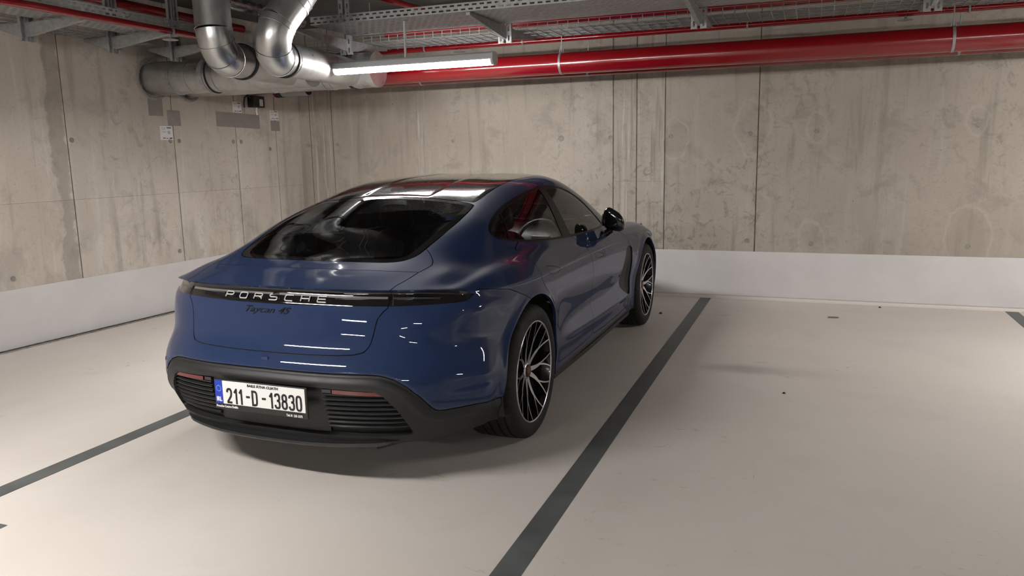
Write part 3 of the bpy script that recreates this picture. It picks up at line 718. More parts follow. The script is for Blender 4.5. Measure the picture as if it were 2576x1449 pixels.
# mirror image scoop leading to the side vent
dsp -= .012 * np.exp(-((z_ - .56) / .13) ** 2) * sst(y_, 1.75, 2.30) * sst(y_, 2.36, 2.33) * (x_ > .8)
CO = CO + N0 * dsp[:, None]
N0 = vnormals(CO, FC)
LIPD = np.array([(pchip(np.arange(9), LIP[:, 0], t), pchip(np.arange(9), LIP[:, 1], t), pchip(np.arange(9), LIP[:, 2], t)) for t in np.linspace(0, 8, 65)])
PLAN = np.vstack([LIPD[:, :2], [(.90, -.38), (.932, -.25), (.95, 0), (.95, .4)]])
PS = np.r_[0, np.cumsum(np.linalg.norm(np.diff(PLAN, axis=0), axis=1))]
def plan_s(xy):
    """arc position round the tail of plan points"""
    xy = np.atleast_2d(np.asarray(xy, float)); best = np.full(len(xy), 1e9); S = np.zeros(len(xy))
    for i in range(len(PLAN) - 1):
        a, d = PLAN[i], PLAN[i + 1] - PLAN[i]; L2 = d @ d
        t = np.clip(((xy - a) @ d) / L2, 0, 1); q = np.linalg.norm(xy - a - t[:, None] * d, axis=1); m = q < best
        best[m] = q[m]; S[m] = PS[i] + t[m] * math.sqrt(L2)
    return S
def lip_profile():
    """height of the real lip edge round the tail: the point standing farthest out near the lip row"""
    m = (CO[:, 1] < -.45) & (CO[:, 2] > .86) & (CO[:, 2] < .96); P_ = CO[m]; S_ = plan_s(P_[:, :2])
    i = np.clip(np.searchsorted(PLAN_S := PS, S_) - 1, 0, len(PLAN) - 2); d = PLAN[i + 1] - PLAN[i]; n = np.c_[d[:, 1], -d[:, 0]] / np.linalg.norm(d, axis=1)[:, None]
    off = ((P_[:, :2] - PLAN[i]) * n).sum(axis=1); off = off + np.where(np.abs(P_[:, 2] - np.interp(S_, PS[:65], LIPD[:, 2])) < .016, 0, -1)
    ss = np.linspace(0, PS[64], 34); zz = []
    for a in ss:
        q = np.abs(S_ - a) < .022; zz.append(P_[q][np.argmax(off[q]), 2] if q.any() else np.interp(a, PS[:65], LIPD[:, 2]))
    zz = np.array(zz)
    for _ in range(3): zz[1:-1] = (zz[:-2] + 2 * zz[1:-1] + zz[2:]) / 4
    return ss, zz
LZ_S, LZ_Z = lip_profile()
def lip_z(s): return np.interp(s, LZ_S, LZ_Z)
class Cut:
    def __init__(s, co, nr, fc):
        s.P = [tuple(p) for p in co]; s.N = [tuple(n) for n in nr]; s.Q = fc.copy(); s.qc = np.array(['body'] * len(fc), dtype='U16'); s.polys = []; s.pc = []
        s.A = co.copy(); s.B = nr.copy(); s.S = None
    def arrays(s):
        if len(s.P) > len(s.A):
            s.A = np.vstack([s.A, np.array(s.P[len(s.A):])]); s.B = np.vstack([s.B, np.array(s.N[len(s.B):])])
        return s.A
    def tail_s(s):
        A = s.arrays()
        if s.S is None: s.S = np.zeros(0)
        if len(s.S) < len(A):
            n = A[len(s.S):]; v = np.full(len(n), 9.0); m = n[:, 1] < .2; v[m] = plan_s(n[m, :2]); s.S = np.r_[s.S, v]
        return s.S
    def __call__(s, g, src, dst):
        """g: field on all vertices (negative inside)"""
        src = (src,) if isinstance(src, str) else src; ok = np.isin(s.qc, src); neg = g < 0; cnt = neg[s.Q].sum(axis=1)
        s.qc[ok & (cnt == 4)] = dst; mixed = ok & (cnt > 0) & (cnt < 4)
        todo = [(list(f), c) for f, c in zip(s.Q[mixed].tolist(), s.qc[mixed].tolist())]
        s.Q = s.Q[~mixed]; s.qc = s.qc[~mixed]; np_, nc = [], []
        for f, c in zip(s.polys, s.pc):
            if c in src:
                k = sum(bool(neg[i]) for i in f)
                if k == len(f): np_.append(f); nc.append(dst); continue
                if k: todo.append((f, c)); continue
            np_.append(f); nc.append(c)
        cache = {}
        def cross(a, b):
            key = (a, b) if a < b else (b, a)
            if key not in cache:
                ga, gb = g[key[0]], g[key[1]]; t = ga / (ga - gb); t = min(max(t, .02), .98)
                p = np.array(s.P[key[0]]) * (1 - t) + np.array(s.P[key[1]]) * t; n = np.array(s.N[key[0]]) * (1 - t) + np.array(s.N[key[1]]) * t
                n /= np.linalg.norm(n) + 1e-12; cache[key] = len(s.P); s.P.append(tuple(p)); s.N.append(tuple(n))
            return cache[key]
        for f, c in todo:
            ins, out = [], []
            for i, a in enumerate(f):
                b = f[(i + 1) % len(f)]
                (ins if neg[a] else out).append(a)
                if neg[a] != neg[b]: x = cross(a, b); ins.append(x); out.append(x)
            if len(ins) > 2: np_.append(ins); nc.append(dst)
            if len(out) > 2: np_.append(out); nc.append(c)
        s.polys, s.pc = np_, nc; s.arrays()
    def faces(s, cls): return s.Q[s.qc == cls].tolist() + [f for f, c in zip(s.polys, s.pc) if c == cls]
def sdf(pts, poly):
    poly = np.asarray(poly, float); n = len(poly); d = np.full(len(pts), 1e9); inside = np.zeros(len(pts), bool)
    lo, hi = poly.min(0) - .08, poly.max(0) + .08; m = ((pts > lo) & (pts < hi)).all(axis=1); q = pts[m]; dm = np.full(len(q), 1e9); im = np.zeros(len(q), bool)
    for i in range(n):
        a, b = poly[i], poly[(i + 1) % n]; e = b - a; w = q - a; t = np.clip((w @ e) / (e @ e + 1e-15), 0, 1)
        dm = np.minimum(dm, np.linalg.norm(w - t[:, None] * e, axis=1))
        c = ((a[1] > q[:, 1]) != (b[1] > q[:, 1])) & (q[:, 0] < (b[0] - a[0]) * (q[:, 1] - a[1]) / (b[1] - a[1] + 1e-15) + a[0]); im ^= c
    d[m] = np.where(im, -dm, dm); return np.where(np.abs(d) > 1e8, .1, d)
def dline(pts, line):
    line = np.asarray(line, float); d = np.full(len(pts), 1e9)
    for a, b in zip(line[:-1], line[1:]):
        e = b - a; w = pts - a; t = np.clip((w @ e) / (e @ e + 1e-15), 0, 1); d = np.minimum(d, np.linalg.norm(w - t[:, None] * e, axis=1))
    return d
def chaikin(p, n=2, closed=True):
    p = np.asarray(p, float)
    for _ in range(n):
        q = np.roll(p, -1, 0) if closed else p[1:]; a = p if closed else p[:-1]
        r = np.empty((2 * len(a), 2)); r[0::2] = .75 * a + .25 * q; r[1::2] = .25 * a + .75 * q
        p = r if closed else np.vstack([p[:1], r, p[-1:]])
    return p
def T3(pts): pts = np.asarray(pts, float); return np.c_[plan_s(pts[:, :2]), pts[:, 2]]
bt_ = T3([(0, -1.001, .564), (.298, -.989, .562), (.52, -.94, .560), (.58, -.925, .554), (.624, -.907, .538), (.683, -.878, .500), (.726, -.849, .453), (.764, -.809, .392), (.783, -.787, .374), (.81, -.76, .368), (.852, -.707, .366), (.909, -.624, .366), (.946, -.455, .345)])
bk = np.vstack([[(-.2, .564)], bt_, [(bt_[-1][0] + .15, .33), (bt_[-1][0] + .15, .0), (-.2, .0)]])
_m = (CO[:, 1] < -.3) & (CO[:, 2] < .62); _d = np.full(len(CO), 1.0); _d[_m] = sdf(np.c_[plan_s(CO[_m, :2]), CO[_m, 2]], bk)
_d = np.where(_m, -_d, -1.0)                                    # depth inside the black lower bumper: stepped edge below the paint
CO = CO + N0 * (np.where(_d > -.004, -.007 * (1 - sst(_d, .006, .020)), 0) + .006 * np.exp(-((_d - .040) / .014) ** 2))[:, None]
N0 = vnormals(CO, FC)
C = Cut(CO, N0, FC)
_nA = (len(YC) - 1) * 8; _nc = 9 + len(YC) - 2 + 9 - 1; _k = (COARSE - _nA) // _nc; _c = (COARSE - _nA) % _nc
C.qc[(COARSE >= _nA) & (_c <= 9)] = 'tail'
C.qc[(COARSE >= _nA) & (_k == 0) & (_c <= 6)] = 'lip_under'
top = lambda: C.arrays()[:, [0, 1]]
side = lambda: C.arrays()[:, [1, 2]]
tail = lambda: np.c_[C.tail_s(), C.arrays()[:, 2]]
def T3(pts): pts = np.asarray(pts, float); return np.c_[plan_s(pts[:, :2]), pts[:, 2]]
def where(g, cond, v=.1): return np.where(cond, g, v)
# wheel arches
for ay, az, ar in ARC: C(where(np.hypot(C.arrays()[:, 1] - ay, C.arrays()[:, 2] - az) - ar, C.arrays()[:, 0] > .55), ('body', 'tail'), 'void')
# tail light band
lb = T3([(.429, -.845, .846), (.562, -.808, .845), (.642, -.771, .845), (.745, -.701, .844), (.803, -.649, .843), (.843, -.595, .843), (.856, -.56, .853), (.864, -.525, .872), (.866, -.512, .884)])
sl = np.linspace(PS[64], 0, 40)
band = np.vstack([[(-.1, .842), (.2, .844)], lb, np.c_[sl, lip_z(sl) + np.where(sl < PS[58], .02, .0005)], [(-.1, .945)]])
def tail_mask(g): return where(g, (C.tail_s() < PS[64] + .03) & (C.arrays()[:, 1] < -.42))
C(tail_mask(sdf(tail(), band)), 'tail', 'light')
C.qc[C.qc == 'tail'] = 'body'; C.pc = ['body' if c == 'tail' else c for c in C.pc]
cs = T3([(.580, -.79, .93), (.574, -.80, .90), (.562, -.808, .838)])
C(tail_mask(C.tail_s() - np.interp(C.arrays()[:, 2], cs[::-1, 1], cs[::-1, 0])), 'light', 'light_centre')
C(tail_mask(np.abs(C.tail_s() - np.interp(C.arrays()[:, 2], cs[::-1, 1], cs[::-1, 0])) - .0022), ('light', 'light_centre'), 'gap')
# rear window, roof, windscreen
gl = [(-.2, -.552), (.35, -.556), (.44, -.540), (.49, -.507), (.522, -.448), (.530, -.38), (.542, -.26), (.552, -.16), (.555, -.05), (.548, .1), (.536, .215), (.522, .233), (.43, .243), (.35, .25), (.1, .258), (-.2, .258)]
gl = chaikin(gl, 2)
C(where(sdf(top(), gl), C.arrays()[:, 2] > .95), 'body', 'rear_window')
C(where(np.abs(sdf(top(), gl)) - .0035, C.arrays()[:, 2] > .95), ('body', 'rear_window'), 'gap')
C(where(sdf(top(), gl) + .042, C.arrays()[:, 2] > .95), 'rear_window', 'clear_glass')
rf = chaikin([(-.2, .262), (.50, .24), (.523, .30), (.515, .50), (.512, .75), (.498, 1.0), (.505, 1.25), (.525, 1.5), (.535, 1.60), (.40, 1.645), (.2, 1.66), (-.2, 1.665)], 1)
C(where(sdf(top(), rf), C.arrays()[:, 2] > 1.1), 'body', 'roof')
C(where(np.abs(sdf(top(), rf)) - .002, C.arrays()[:, 2] > 1.1), ('body', 'roof'), 'gap')
rs_ = lambda: C.arrays()[:, 1] - (.385 - .10 * C.arrays()[:, 0] ** 2)
C(where(rs_(), C.arrays()[:, 2] > 1.1), 'roof', 'hatch_top'); C(where(np.abs(rs_()) - .0022, C.arrays()[:, 2] > 1.1), ('roof', 'hatch_top'), 'gap')
ws = chaikin([(-.2, 1.675), (.2, 1.67), (.40, 1.66), (.545, 1.63), (.60, 1.85), (.66, 2.08), (.73, 2.34), (.72, 2.42), (.5, 2.47), (-.2, 2.50)], 1)
C(where(sdf(top(), ws), C.arrays()[:, 2] > .85), 'body', 'windscreen')
hd = chaikin([(-.2, 2.515), (.5, 2.485), (.70, 2.44), (.745, 2.6), (.71, 2.9), (.64, 3.3), (.56, 3.55), (.4, 3.68), (-.2, 3.74)], 2)
C(where(sdf(top(), hd), C.arrays()[:, 2] > .6), 'body', 'bonnet')
C(where(np.abs(sdf(top(), hd)) - .002, C.arrays()[:, 2] > .6), ('body', 'bonnet'), 'gap')
# boot lid and spoiler
dk = [(-.2, -.66), (.32, -.661), (.468, -.640), (.606, -.592), (.622, -.531), (.626, -.492), (.612, -.453), (.565, -.396), (.520, -.360), (.3, -.40), (-.2, -.40)]
up = lambda: C.arrays()[:, 2] > lip_z(np.minimum(C.tail_s(), PS[64])) - .006
C(where(sdf(top(), dk), C.arrays()[:, 2] > .94), 'body', 'boot_lid')
C(where(np.abs(sdf(top(), dk)) - .0022, C.arrays()[:, 2] > .90), ('body', 'boot_lid'), 'gap')
sp = [(-.2, -.66), (.32, -.661), (.468, -.640), (.606, -.592), (.594, -.673), (.577, -.756), (.574, -.82), (.5, -1.0), (-.2, -1.0)]
C(where(sdf(top(), sp), up()), 'body', 'spoiler')
C(where(dline(top(), sp[3:7]) - .0022, up()), ('body', 'spoiler'), 'gap')
tk = T3([(.562, -.809, .838), (.547, -.834, .82), (.53, -.856, .793), (.525, -.873, .762), (.52, -.891, .723), (.514, -.904, .691), (.505, -.915, .668), (.485, -.927, .648), (.444, -.941, .638), (.365, -.958, .634), (.249, -.972, .632), (.083, -.981, .631)])
tk = np.vstack([tk, [(-.2, .631), (-.2, .85), (tk[0][0], .85)]])
C(tail_mask(sdf(tail(), tk)), 'body', 'boot_lid')
C(tail_mask(np.abs(sdf(tail(), tk)) - .0022), ('body', 'boot_lid'), 'gap')
# bumper skin and black lower bumper
C(where(sdf(tail(), bk), C.arrays()[:, 1] < -.2), 'body', 'bumper_black')
C(where(np.abs(sdf(tail(), bk)) - .0028, C.arrays()[:, 1] < -.2), ('body', 'bumper_black'), 'gap')
gr = np.vstack([[(-.2, .506)], T3([(0, -1.0, .506), (.28, -1.0, .502), (.545, -.936, .488), (.585, -.93, .470), (.635, -.9, .405), (.688, -.84, .262)]), [(-.2, .262)]])
C(where(sdf(tail(), gr), C.arrays()[:, 1] < -.4), 'bumper_black', 'grille')
bs = [(-.505, .884), (-.483, .884), (-.273, .851), (-.117, .793), (-.05, .75)]
C(where(sdf(side(), bs + [(-.05, .1), (-1.3, .1), (-1.3, .884)]), (C.arrays()[:, 1] < .2)), 'body', 'rear_bumper')
C(where(dline(side(), bs) - .0018, C.arrays()[:, 0] > .8), ('body', 'rear_bumper'), 'gap')
# side windows
sw = [(.030, 1.088), (.060, 1.118), (.188, 1.168), (.376, 1.214), (.562, 1.247), (.825, 1.280), (1.089, 1.297), (1.311, 1.294), (1.487, 1.268), (1.69, 1.194), (1.838, 1.085), (1.90, 1.00), (1.905, .968), (1.77, .955), (1.531, .956), (1.077, .966), (.65, .986), (.353, 1.010), (.167, 1.036), (.053, 1.062)]
sw = chaikin(sw, 2); sm_ = lambda g: where(g, C.arrays()[:, 0] > .5)
C(sm_(sdf(side(), sw)), 'body', 'window_trim')
A_ = C.arrays()
def bline(y0, z0, y1, z1):
    p = side(); return (p[:, 0] - (y0 + (y1 - y0) * (p[:, 1] - z0) / (z1 - z0)))
g0 = lambda: sm_(sdf(side(), sw) + .013)
C(np.maximum(g0(), bline(.921, .984, 1.017, 1.277) + .002), 'window_trim', 'rear_glass')
C(np.maximum(g0(), -bline(1.071, .971, 1.113, 1.275) + .002), 'window_trim', 'front_glass')
C(sm_(np.abs(bline(.183, 1.035, .262, 1.15)) - .008), 'rear_glass', 'window_trim')
C(sm_(bline(.183, 1.035, .262, 1.15)), 'rear_glass', 'quarter_glass')
# doors
rd = chaikin([(.165, 1.00), (.176, .957), (.152, .916), (.135, .870), (.160, .812), (.195, .775), (.30, .695), (.385, .60), (.435, .50), (.455, .40), (.46, .30), (.52, .275), (1.18, .275), (1.245, .30), (1.262, .38), (1.258, .453), (1.260, .607), (1.255, .711), (1.236, .814), (1.19, .888), (1.10, .955), (1.06, 1.03), (.6, 1.1)], 1)
fd = chaikin([(1.10, .955), (1.19, .888), (1.236, .814), (1.255, .711), (1.260, .607), (1.258, .453), (1.262, .38), (1.245, .30), (1.30, .275), (2.26, .262), (2.36, .30), (2.39, .36), (2.36, .60), (2.335, .74), (2.285, .812), (2.215, .872), (2.06, .925), (1.9, .99), (1.5, 1.02), (1.06, 1.03)], 1)
C(sm_(sdf(side(), rd)), 'body', 'rear_door'); C(sm_(np.abs(sdf(side(), rd)) - .0022), ('body', 'rear_door'), 'gap')
C(sm_(sdf(side(), fd)), 'body', 'front_door'); C(sm_(np.abs(sdf(side(), fd)) - .0022), ('body', 'front_door', 'rear_door'), 'gap')
vt = chaikin([(2.228, .775), (2.372, .765), (2.378, .68), (2.395, .54), (2.405, .355), (2.26, .395), (2.10, .48), (2.165, .576), (2.180, .70)], 1)
C(sm_(sdf(side(), vt)), ('front_door', 'body', 'gap'), 'vent')
for loop in ([(.262, .878), (.30, .889), (.50, .850), (.515, .835), (.46, .826), (.30, .835)], [(1.315, .828), (1.34, .838), (1.53, .805), (1.545, .793), (1.50, .784), (1.35, .792)]):
    lp = chaikin(loop, 2); nm_ = 'handle_r' if loop[0][0] < 1 else 'handle_f'; dr_ = 'rear_door' if loop[0][0] < 1 else 'front_door'
    C(sm_(sdf(side(), lp)), dr_, nm_); C(sm_(np.abs(sdf(side(), lp)) - .0016), (dr_, nm_), 'gap')
_lp = chaikin([(2.43, .80), (2.47, .832), (2.55, .83), (2.59, .79), (2.585, .70), (2.54, .668), (2.47, .675), (2.44, .72)], 2)
C(sm_(sdf(side(), _lp)), 'body', 'flap'); C(sm_(np.abs(sdf(side(), _lp)) - .0015), ('body', 'flap'), 'gap')
C(np.where((C.arrays()[:, 1] > .35) & (C.arrays()[:, 1] < 2.6) & (C.arrays()[:, 0] > .6), C.arrays()[:, 2] - .246, .1), ('body', 'rear_door', 'front_door', 'gap'), 'skirt')
# nose: bumper seam, headlamp
C(where(sdf(side(), [(3.42, .60), (3.55, .62), (3.75, .57), (3.78, .40), (3.62, .38), (3.50, .46)]), C.arrays()[:, 0] > .55), 'body', 'headlamp')
C(where(C.arrays()[:, 2] - .33, C.arrays()[:, 1] > 3.5), 'body', 'nose_black')
# ---------------- car: parts ----------------
car = empty('car', (0, 0, 0), -.0081)
tag(car, 'dark blue four door sports saloon parked facing the back wall', 'car')
PAINT = mat('blue_paint', (.013, .027, .118), .45, 0.0, Specular_IOR_Level=.03, Coat_Weight=.85, Coat_Roughness=.015, Coat_IOR=1.48)
_t = NT(PAINT); _n = _t.noise(_t.obj(), 900, 2)
_t.put(_t.b.inputs['Base Color'], _t.mix(_n, (.0145, .0275, .074), (.0200, .0365, .096)))
GLOSSBLK = mat('gloss_black', (.006, .006, .007), .06, 0, Coat_Weight=.5)
SATIN = speckle('satin_black', (.014, .0145, .015), .38, amp=.12, scale=20)
TRIMBLK = mat('trim_black', (.005, .005, .005), .30, 0, Specular_IOR_Level=.18)
MATTE = speckle('matte_black_plastic', (.0105, .0107, .011), .5, amp=.15, scale=30, bump=.12, bscale=400)
GAPM = mat('panel_gap', (.003, .003, .003), .7)
LINING = speckle('dark_lining', (.03, .03, .031), .85, amp=.15, scale=30)
def glass_mat(name, tint, refl=1.0):
    m = bpy.data.materials.new(name); m.use_nodes = True; MAT[name] = m; nt = m.node_tree
    for x in list(nt.nodes): nt.nodes.remove(x)
    o = nt.nodes.new('ShaderNodeOutputMaterial'); mx = nt.nodes.new('ShaderNodeMixShader'); tr = nt.nodes.new('ShaderNodeBsdfTransparent'); gs = nt.nodes.new('ShaderNodeBsdfGlossy'); fr = nt.nodes.new('ShaderNodeFresnel')
    fr.inputs['IOR'].default_value = 1.52; tr.inputs['Color'].default_value = (*tint, 1); gs.inputs['Roughness'].default_value = .004; gs.inputs['Color'].default_value = (.95, .97, 1, 1)
    mul = nt.nodes.new('ShaderNodeMath'); mul.operation = 'MULTIPLY'; mul.inputs[1].default_value = refl; mul.use_clamp = True
    nt.links.new(fr.outputs[0], mul.inputs[0]); nt.links.new(mul.outputs[0], mx.inputs[0]); nt.links.new(tr.outputs[0], mx.inputs[1]); nt.links.new(gs.outputs[0], mx.inputs[2]); nt.links.new(mx.outputs[0], o.inputs[0])
    return m
REARGLASS = glass_mat('tinted_rear_glass', (.58, .60, .59), 1.05); SIDEGLASS = glass_mat('tinted_side_glass', (.70, .73, .71), 1.1); FRONTGLASS = glass_mat('windscreen_glass', (.84, .87, .85), 1.0)
PA, NA = C.arrays(), C.B
def panel(name, classes, m, off=0.0, rim=.016, sided=0, parent=car, lab=None, filt=None, smooth_rim=False):
    """sided 0: both halves as one part; 1 right, -1 left"""
    fs = []
    for c in ((classes,) if isinstance(classes, str) else classes): fs += C.faces(c)
    if filt: fs = [f for f in fs if filt(PA[f].mean(axis=0))]
    V, Nn, F, LN = [], [], [], []
    def half(sg, idx, share):
        for f in fs:
            g = []
            for i in f:
                key = (i, 0 if (share and PA[i][0] == 0) else sg)
                if key not in idx:
                    idx[key] = len(V); p = PA[i] - NA[i] * off; V.append((p[0] * sg, p[1], p[2])); Nn.append((NA[i][0] * sg, NA[i][1], NA[i][2]))
                g.append(idx[key])
            F.append(g if sg == 1 else g[::-1])
    idx = {}
    if sided >= 0: half(1, idx, True)
    if sided <= 0: half(-1, idx, True)
    if not F: return None
    LN = [Nn[i] for f in F for i in f]
    if rim:
        E = {}
        for f in F:
            for i, a in enumerate(f):
                b = f[(i + 1) % len(f)]; E[(a, b)] = 1
        for (a, b) in [e for e in E if (e[1], e[0]) not in E]:
            pa, pb, na, nb = (np.array(V[a]), np.array(V[b]), np.array(Nn[a]), np.array(Nn[b])); o = len(V)
            q = [pa, pb, pb - nb * rim, pa - na * rim]; nn = np.cross(q[2] - q[0], q[3] - q[1]); L = np.linalg.norm(nn)
            if L < 1e-12: continue
            nn = -nn / L; V.extend(map(tuple, q)); Nn.extend([tuple(nn)] * 4); F.append([o + 3, o + 2, o + 1, o]); LN += [tuple(nn)] * 4
    me = bpy.data.meshes.new(name); me.from_pydata(V, [], F); me.shade_smooth()
    if len(LN) == len(me.loops): me.normals_split_custom_set([Vector(n) for n in LN])
    o = link(name, me, parent, m)
    if lab: o['label'] = lab
    return o
panel('body_shell', 'body', PAINT)
panel('lip_underside', 'lip_under', GAPM, rim=0); panel('rear_bumper', 'rear_bumper', PAINT); panel('boot_lid', 'boot_lid', PAINT); panel('spoiler', 'spoiler', PAINT); panel('bonnet', 'bonnet', PAINT)
panel('roof_panel', 'roof', GLOSSBLK, lab='black glass roof panel'); panel('hatch_top', 'hatch_top', GLOSSBLK)
panel('panel_gaps', 'gap', GAPM, off=.0065, rim=0)
bumper = panel('lower_bumper', 'bumper_black', MATTE, rim=.034, lab='matte black lower bumper')
panel('grille_backing', 'grille', MATTE, off=.030, rim=0, parent=car)
rw = panel('rear_window', 'clear_glass', REARGLASS, off=.001, rim=0); panel('glass_border', 'rear_window', GLOSSBLK, off=.001, rim=.004, parent=rw, lab='black printed border of the rear window')
panel('windscreen', 'windscreen', FRONTGLASS, off=.002, rim=.004)
for sg in (1, -1):
    rdo = panel('rear_door', 'rear_door', PAINT, sided=sg); fdo = panel('front_door', 'front_door', PAINT, sided=sg)
    panel('door_handle', 'handle_r', PAINT, sided=sg, parent=rdo); panel('door_handle', 'handle_f', PAINT, sided=sg, parent=fdo); panel('charge_flap', 'flap', PAINT, sided=sg)
    panel('rear_door_glass', 'rear_glass', SIDEGLASS, off=.003, rim=.003, sided=sg); panel('front_door_glass', 'front_glass', SIDEGLASS, off=.003, rim=.003, sided=sg); panel('quarter_glass', 'quarter_glass', SIDEGLASS, off=.003, rim=.003, sided=sg)
    panel('window_trim', 'window_trim', TRIMBLK, rim=.012, sided=sg); panel('side_vent', 'vent', MATTE, off=.010, rim=0, sided=sg); panel('side_skirt', 'skirt', SATIN, off=.004, sided=sg)
    panel('headlamp', 'headlamp', GLOSSBLK, off=.004, sided=sg)
panel('nose_grille', 'nose_black', MATTE, off=.006)
# inside lining of roof, pillars and doors
panel('interior_lining', ('body', 'roof', 'hatch_top', 'window_trim', 'rear_door', 'front_door'), LINING, off=.0168, rim=0, filt=lambda c: c[2] > .62 and -.62 < c[1] < 2.45)
# ---- tail lights
LENS = mat('light_lens', (.006, .006, .0065), .05, 0, Coat_Weight=1.0, Coat_Roughness=.01)
NT(LENS)
centre = panel('light_bar', 'light_centre', LENS, off=.002, rim=.01, lab='black glossy light bar across the tail')
corner = [panel('tail_light', 'light', LENS, off=.002, rim=.01, sided=sg) for sg in (1, -1)]
SURF = BVHTree.FromPolygons([tuple(p) for p in PA[:len(CO)]], FC.tolist())
def tail_y(x, z):
    h = SURF.ray_cast(Vector((abs(x), -3, z)), Vector((0, 1, 0)))
    return (h[0].y, h[1]) if h[0] is not None else (-.6, Vector((0, -1, 0)))
def tail_pt(s, z, out=0.0):
    """point on the tail surface at arc position s (signed) and height z"""
    a = abs(s); i = min(max(int(np.searchsorted(PS, a)) - 1, 0), len(PLAN) - 2); t = (a - PS[i]) / (PS[i + 1] - PS[i])
    p = PLAN[i] * (1 - t) + PLAN[i + 1] * t; d = PLAN[i + 1] - PLAN[i]; n = np.array([d[1], -d[0]]) / np.linalg.norm(d)
    o = Vector((p[0] + n[0] * 1.0, p[1] + n[1] * 1.0, z)); h = SURF.ray_cast(o, Vector((-n[0], -n[1], 0)))
    q = h[0] if h[0] is not None else Vector((p[0], p[1], z)); nn = h[1] if h[1] is not None else Vector((n[0], n[1], 0))
    if nn.dot(Vector((n[0], n[1], 0))) < 0: nn = -nn
    q = q + nn * out
    return Vector((math.copysign(1, s) * q.x if s else q.x, q.y, q.z)), Vector((math.copysign(1, s) * nn.x if s else nn.x, nn.y, nn.z))
def tail_band(name, s0, s1, zf0, zf1, out, thick, m, parent, n=40):
    """a strip that follows the tail between two heights (functions of |s|)"""
    k = MB(); vs = []
    for i in range(n + 1):
        s = s0 + (s1 - s0) * i / n; a, b = zf0(abs(s)), zf1(abs(s))
        for z, o in ((a, out - thick), (a, out), (b, out), (b, out - thick)): vs.append(tail_pt(s, z, o)[0])
    fs = [(4 * i + j, 4 * i + (j + 1) % 4, 4 * i + 4 + (j + 1) % 4, 4 * i + 4 + j) for i in range(n) for j in range(4)] + [(0, 1, 2, 3), (4 * n + 3, 4 * n + 2, 4 * n + 1, 4 * n)]
    k.add(vs, fs); return k.build(name, m, parent)
SMOKE = mat('smoky_strip', (.16, .16, .155), .18, .2, Coat_Weight=.5)
SMOKE2 = mat('smoky_line', (.07, .07, .07), .15, .3)
SC = float(plan_s([(.570, -.80)])[0])
tail_band('light_strip', -SC + .012, SC - .012, lambda s: lip_z(s) - .043, lambda s: lip_z(s) - .034, .0005, .004, SMOKE, centre, 60)
tail_band('light_line', .315, SC - .02, lambda s: .8745, lambda s: .877, .0003, .003, SMOKE2, centre); tail_band('light_line', -SC + .02, -.315, lambda s: .8745, lambda s: .877, .0003, .003, SMOKE2, centre)
for o, sg in zip(corner, (1, -1)):
    tail_band('light_strip', sg * (SC + .014), sg * (PS[48] - .01), lambda s: lip_z(s) - .043, lambda s: lip_z(s) - .036, .0005, .004, SMOKE2, o)
    tail_band('light_line', sg * (SC + .03), sg * (PS[48]), lambda s: .8715 - .01 * (s - SC), lambda s: .874 - .01 * (s - SC), .0003, .003, SMOKE2, o)
    tail_band('light_divider', sg * (SC + .010), sg * (SC + .014), lambda s: .848, lambda s: .888, .0004, .003, SMOKE2, o, 4)
# lettering in the light bar
CHROME = mat('bright_letters', (.80, .80, .79), .12, .6)
GLYPH = {'P': [[(0, 0), (0, 1), (.8, 1), (1, .85), (1, .6), (.8, .45), (0, .45)]], 'O': [[(.15, 0), (0, .15), (0, .85), (.15, 1), (.85, 1), (1, .85), (1, .15), (.85, 0), (.15, 0)]],
         'R': [[(0, 0), (0, 1), (.8, 1), (1, .85), (1, .62), (.8, .48), (0, .48)], [(.62, .48), (1, .2), (1, 0)]], 'S': [[(1, 1), (.15, 1), (0, .88), (0, .65), (.15, .52), (.85, .52), (1, .4), (1, .13), (.85, 0), (0, 0)]],
         'C': [[(1, 1), (.15, 1), (0, .85), (0, .15), (.15, 0), (1, 0)]], 'H': [[(0, 0), (0, 1)], [(1, 0), (1, 1)], [(0, .5), (1, .5)]], 'E': [[(1, 1), (0, 1), (0, 0), (1, 0)], [(0, .5), (.9, .5)]]}
for i, ch in enumerate('PORSCHE'):
    s0 = -.292 + i * .0875; k = MB()
    for st_ in GLYPH[ch]:
        P_ = [tail_pt(s0 + (a - .0) * .044, .8585 + b * .0235, .004)[0] for a, b in st_]
        for a, b in zip(P_[:-1], P_[1:]): k.bar(a, b, .0035, .0055, up=(0, 0, 1) if abs((b - a).z) < .6 * (b - a).length else (1, 0, 0))
    k.build('letter', CHROME, centre)
# model script on the boot lid
c_, n_ = tail_pt(-.045, .812, .0015)
tl_, tr_ = tail_pt(-.17, .815, .0015)[0], tail_pt(.085, .815, .0015)[0]; tt = (tr_ - tl_).normalized(); uu = n_.cross(tt)
if uu.z < 0: uu = -uu
Mx = Matrix((tt, uu, n_)).transposed().to_4x4(); Mx.translation = (tl_ + tr_) / 2 + n_ * .001 - uu * .002
text_mesh('model_script', 'Taycan 4S', .068, GLOSSBLK, car, .0012, .0003, .45, 'CENTER', Mx @ Matrix.Diagonal((.92, .62, 1, 1)))
# boot release button / camera under the boot lid
c_, n_ = tail_pt(.002, .605, .002); k = MB(); k.box(c_, (.036, .006, .019)); k.build('boot_camera', PAINT, car, bevel=.003)
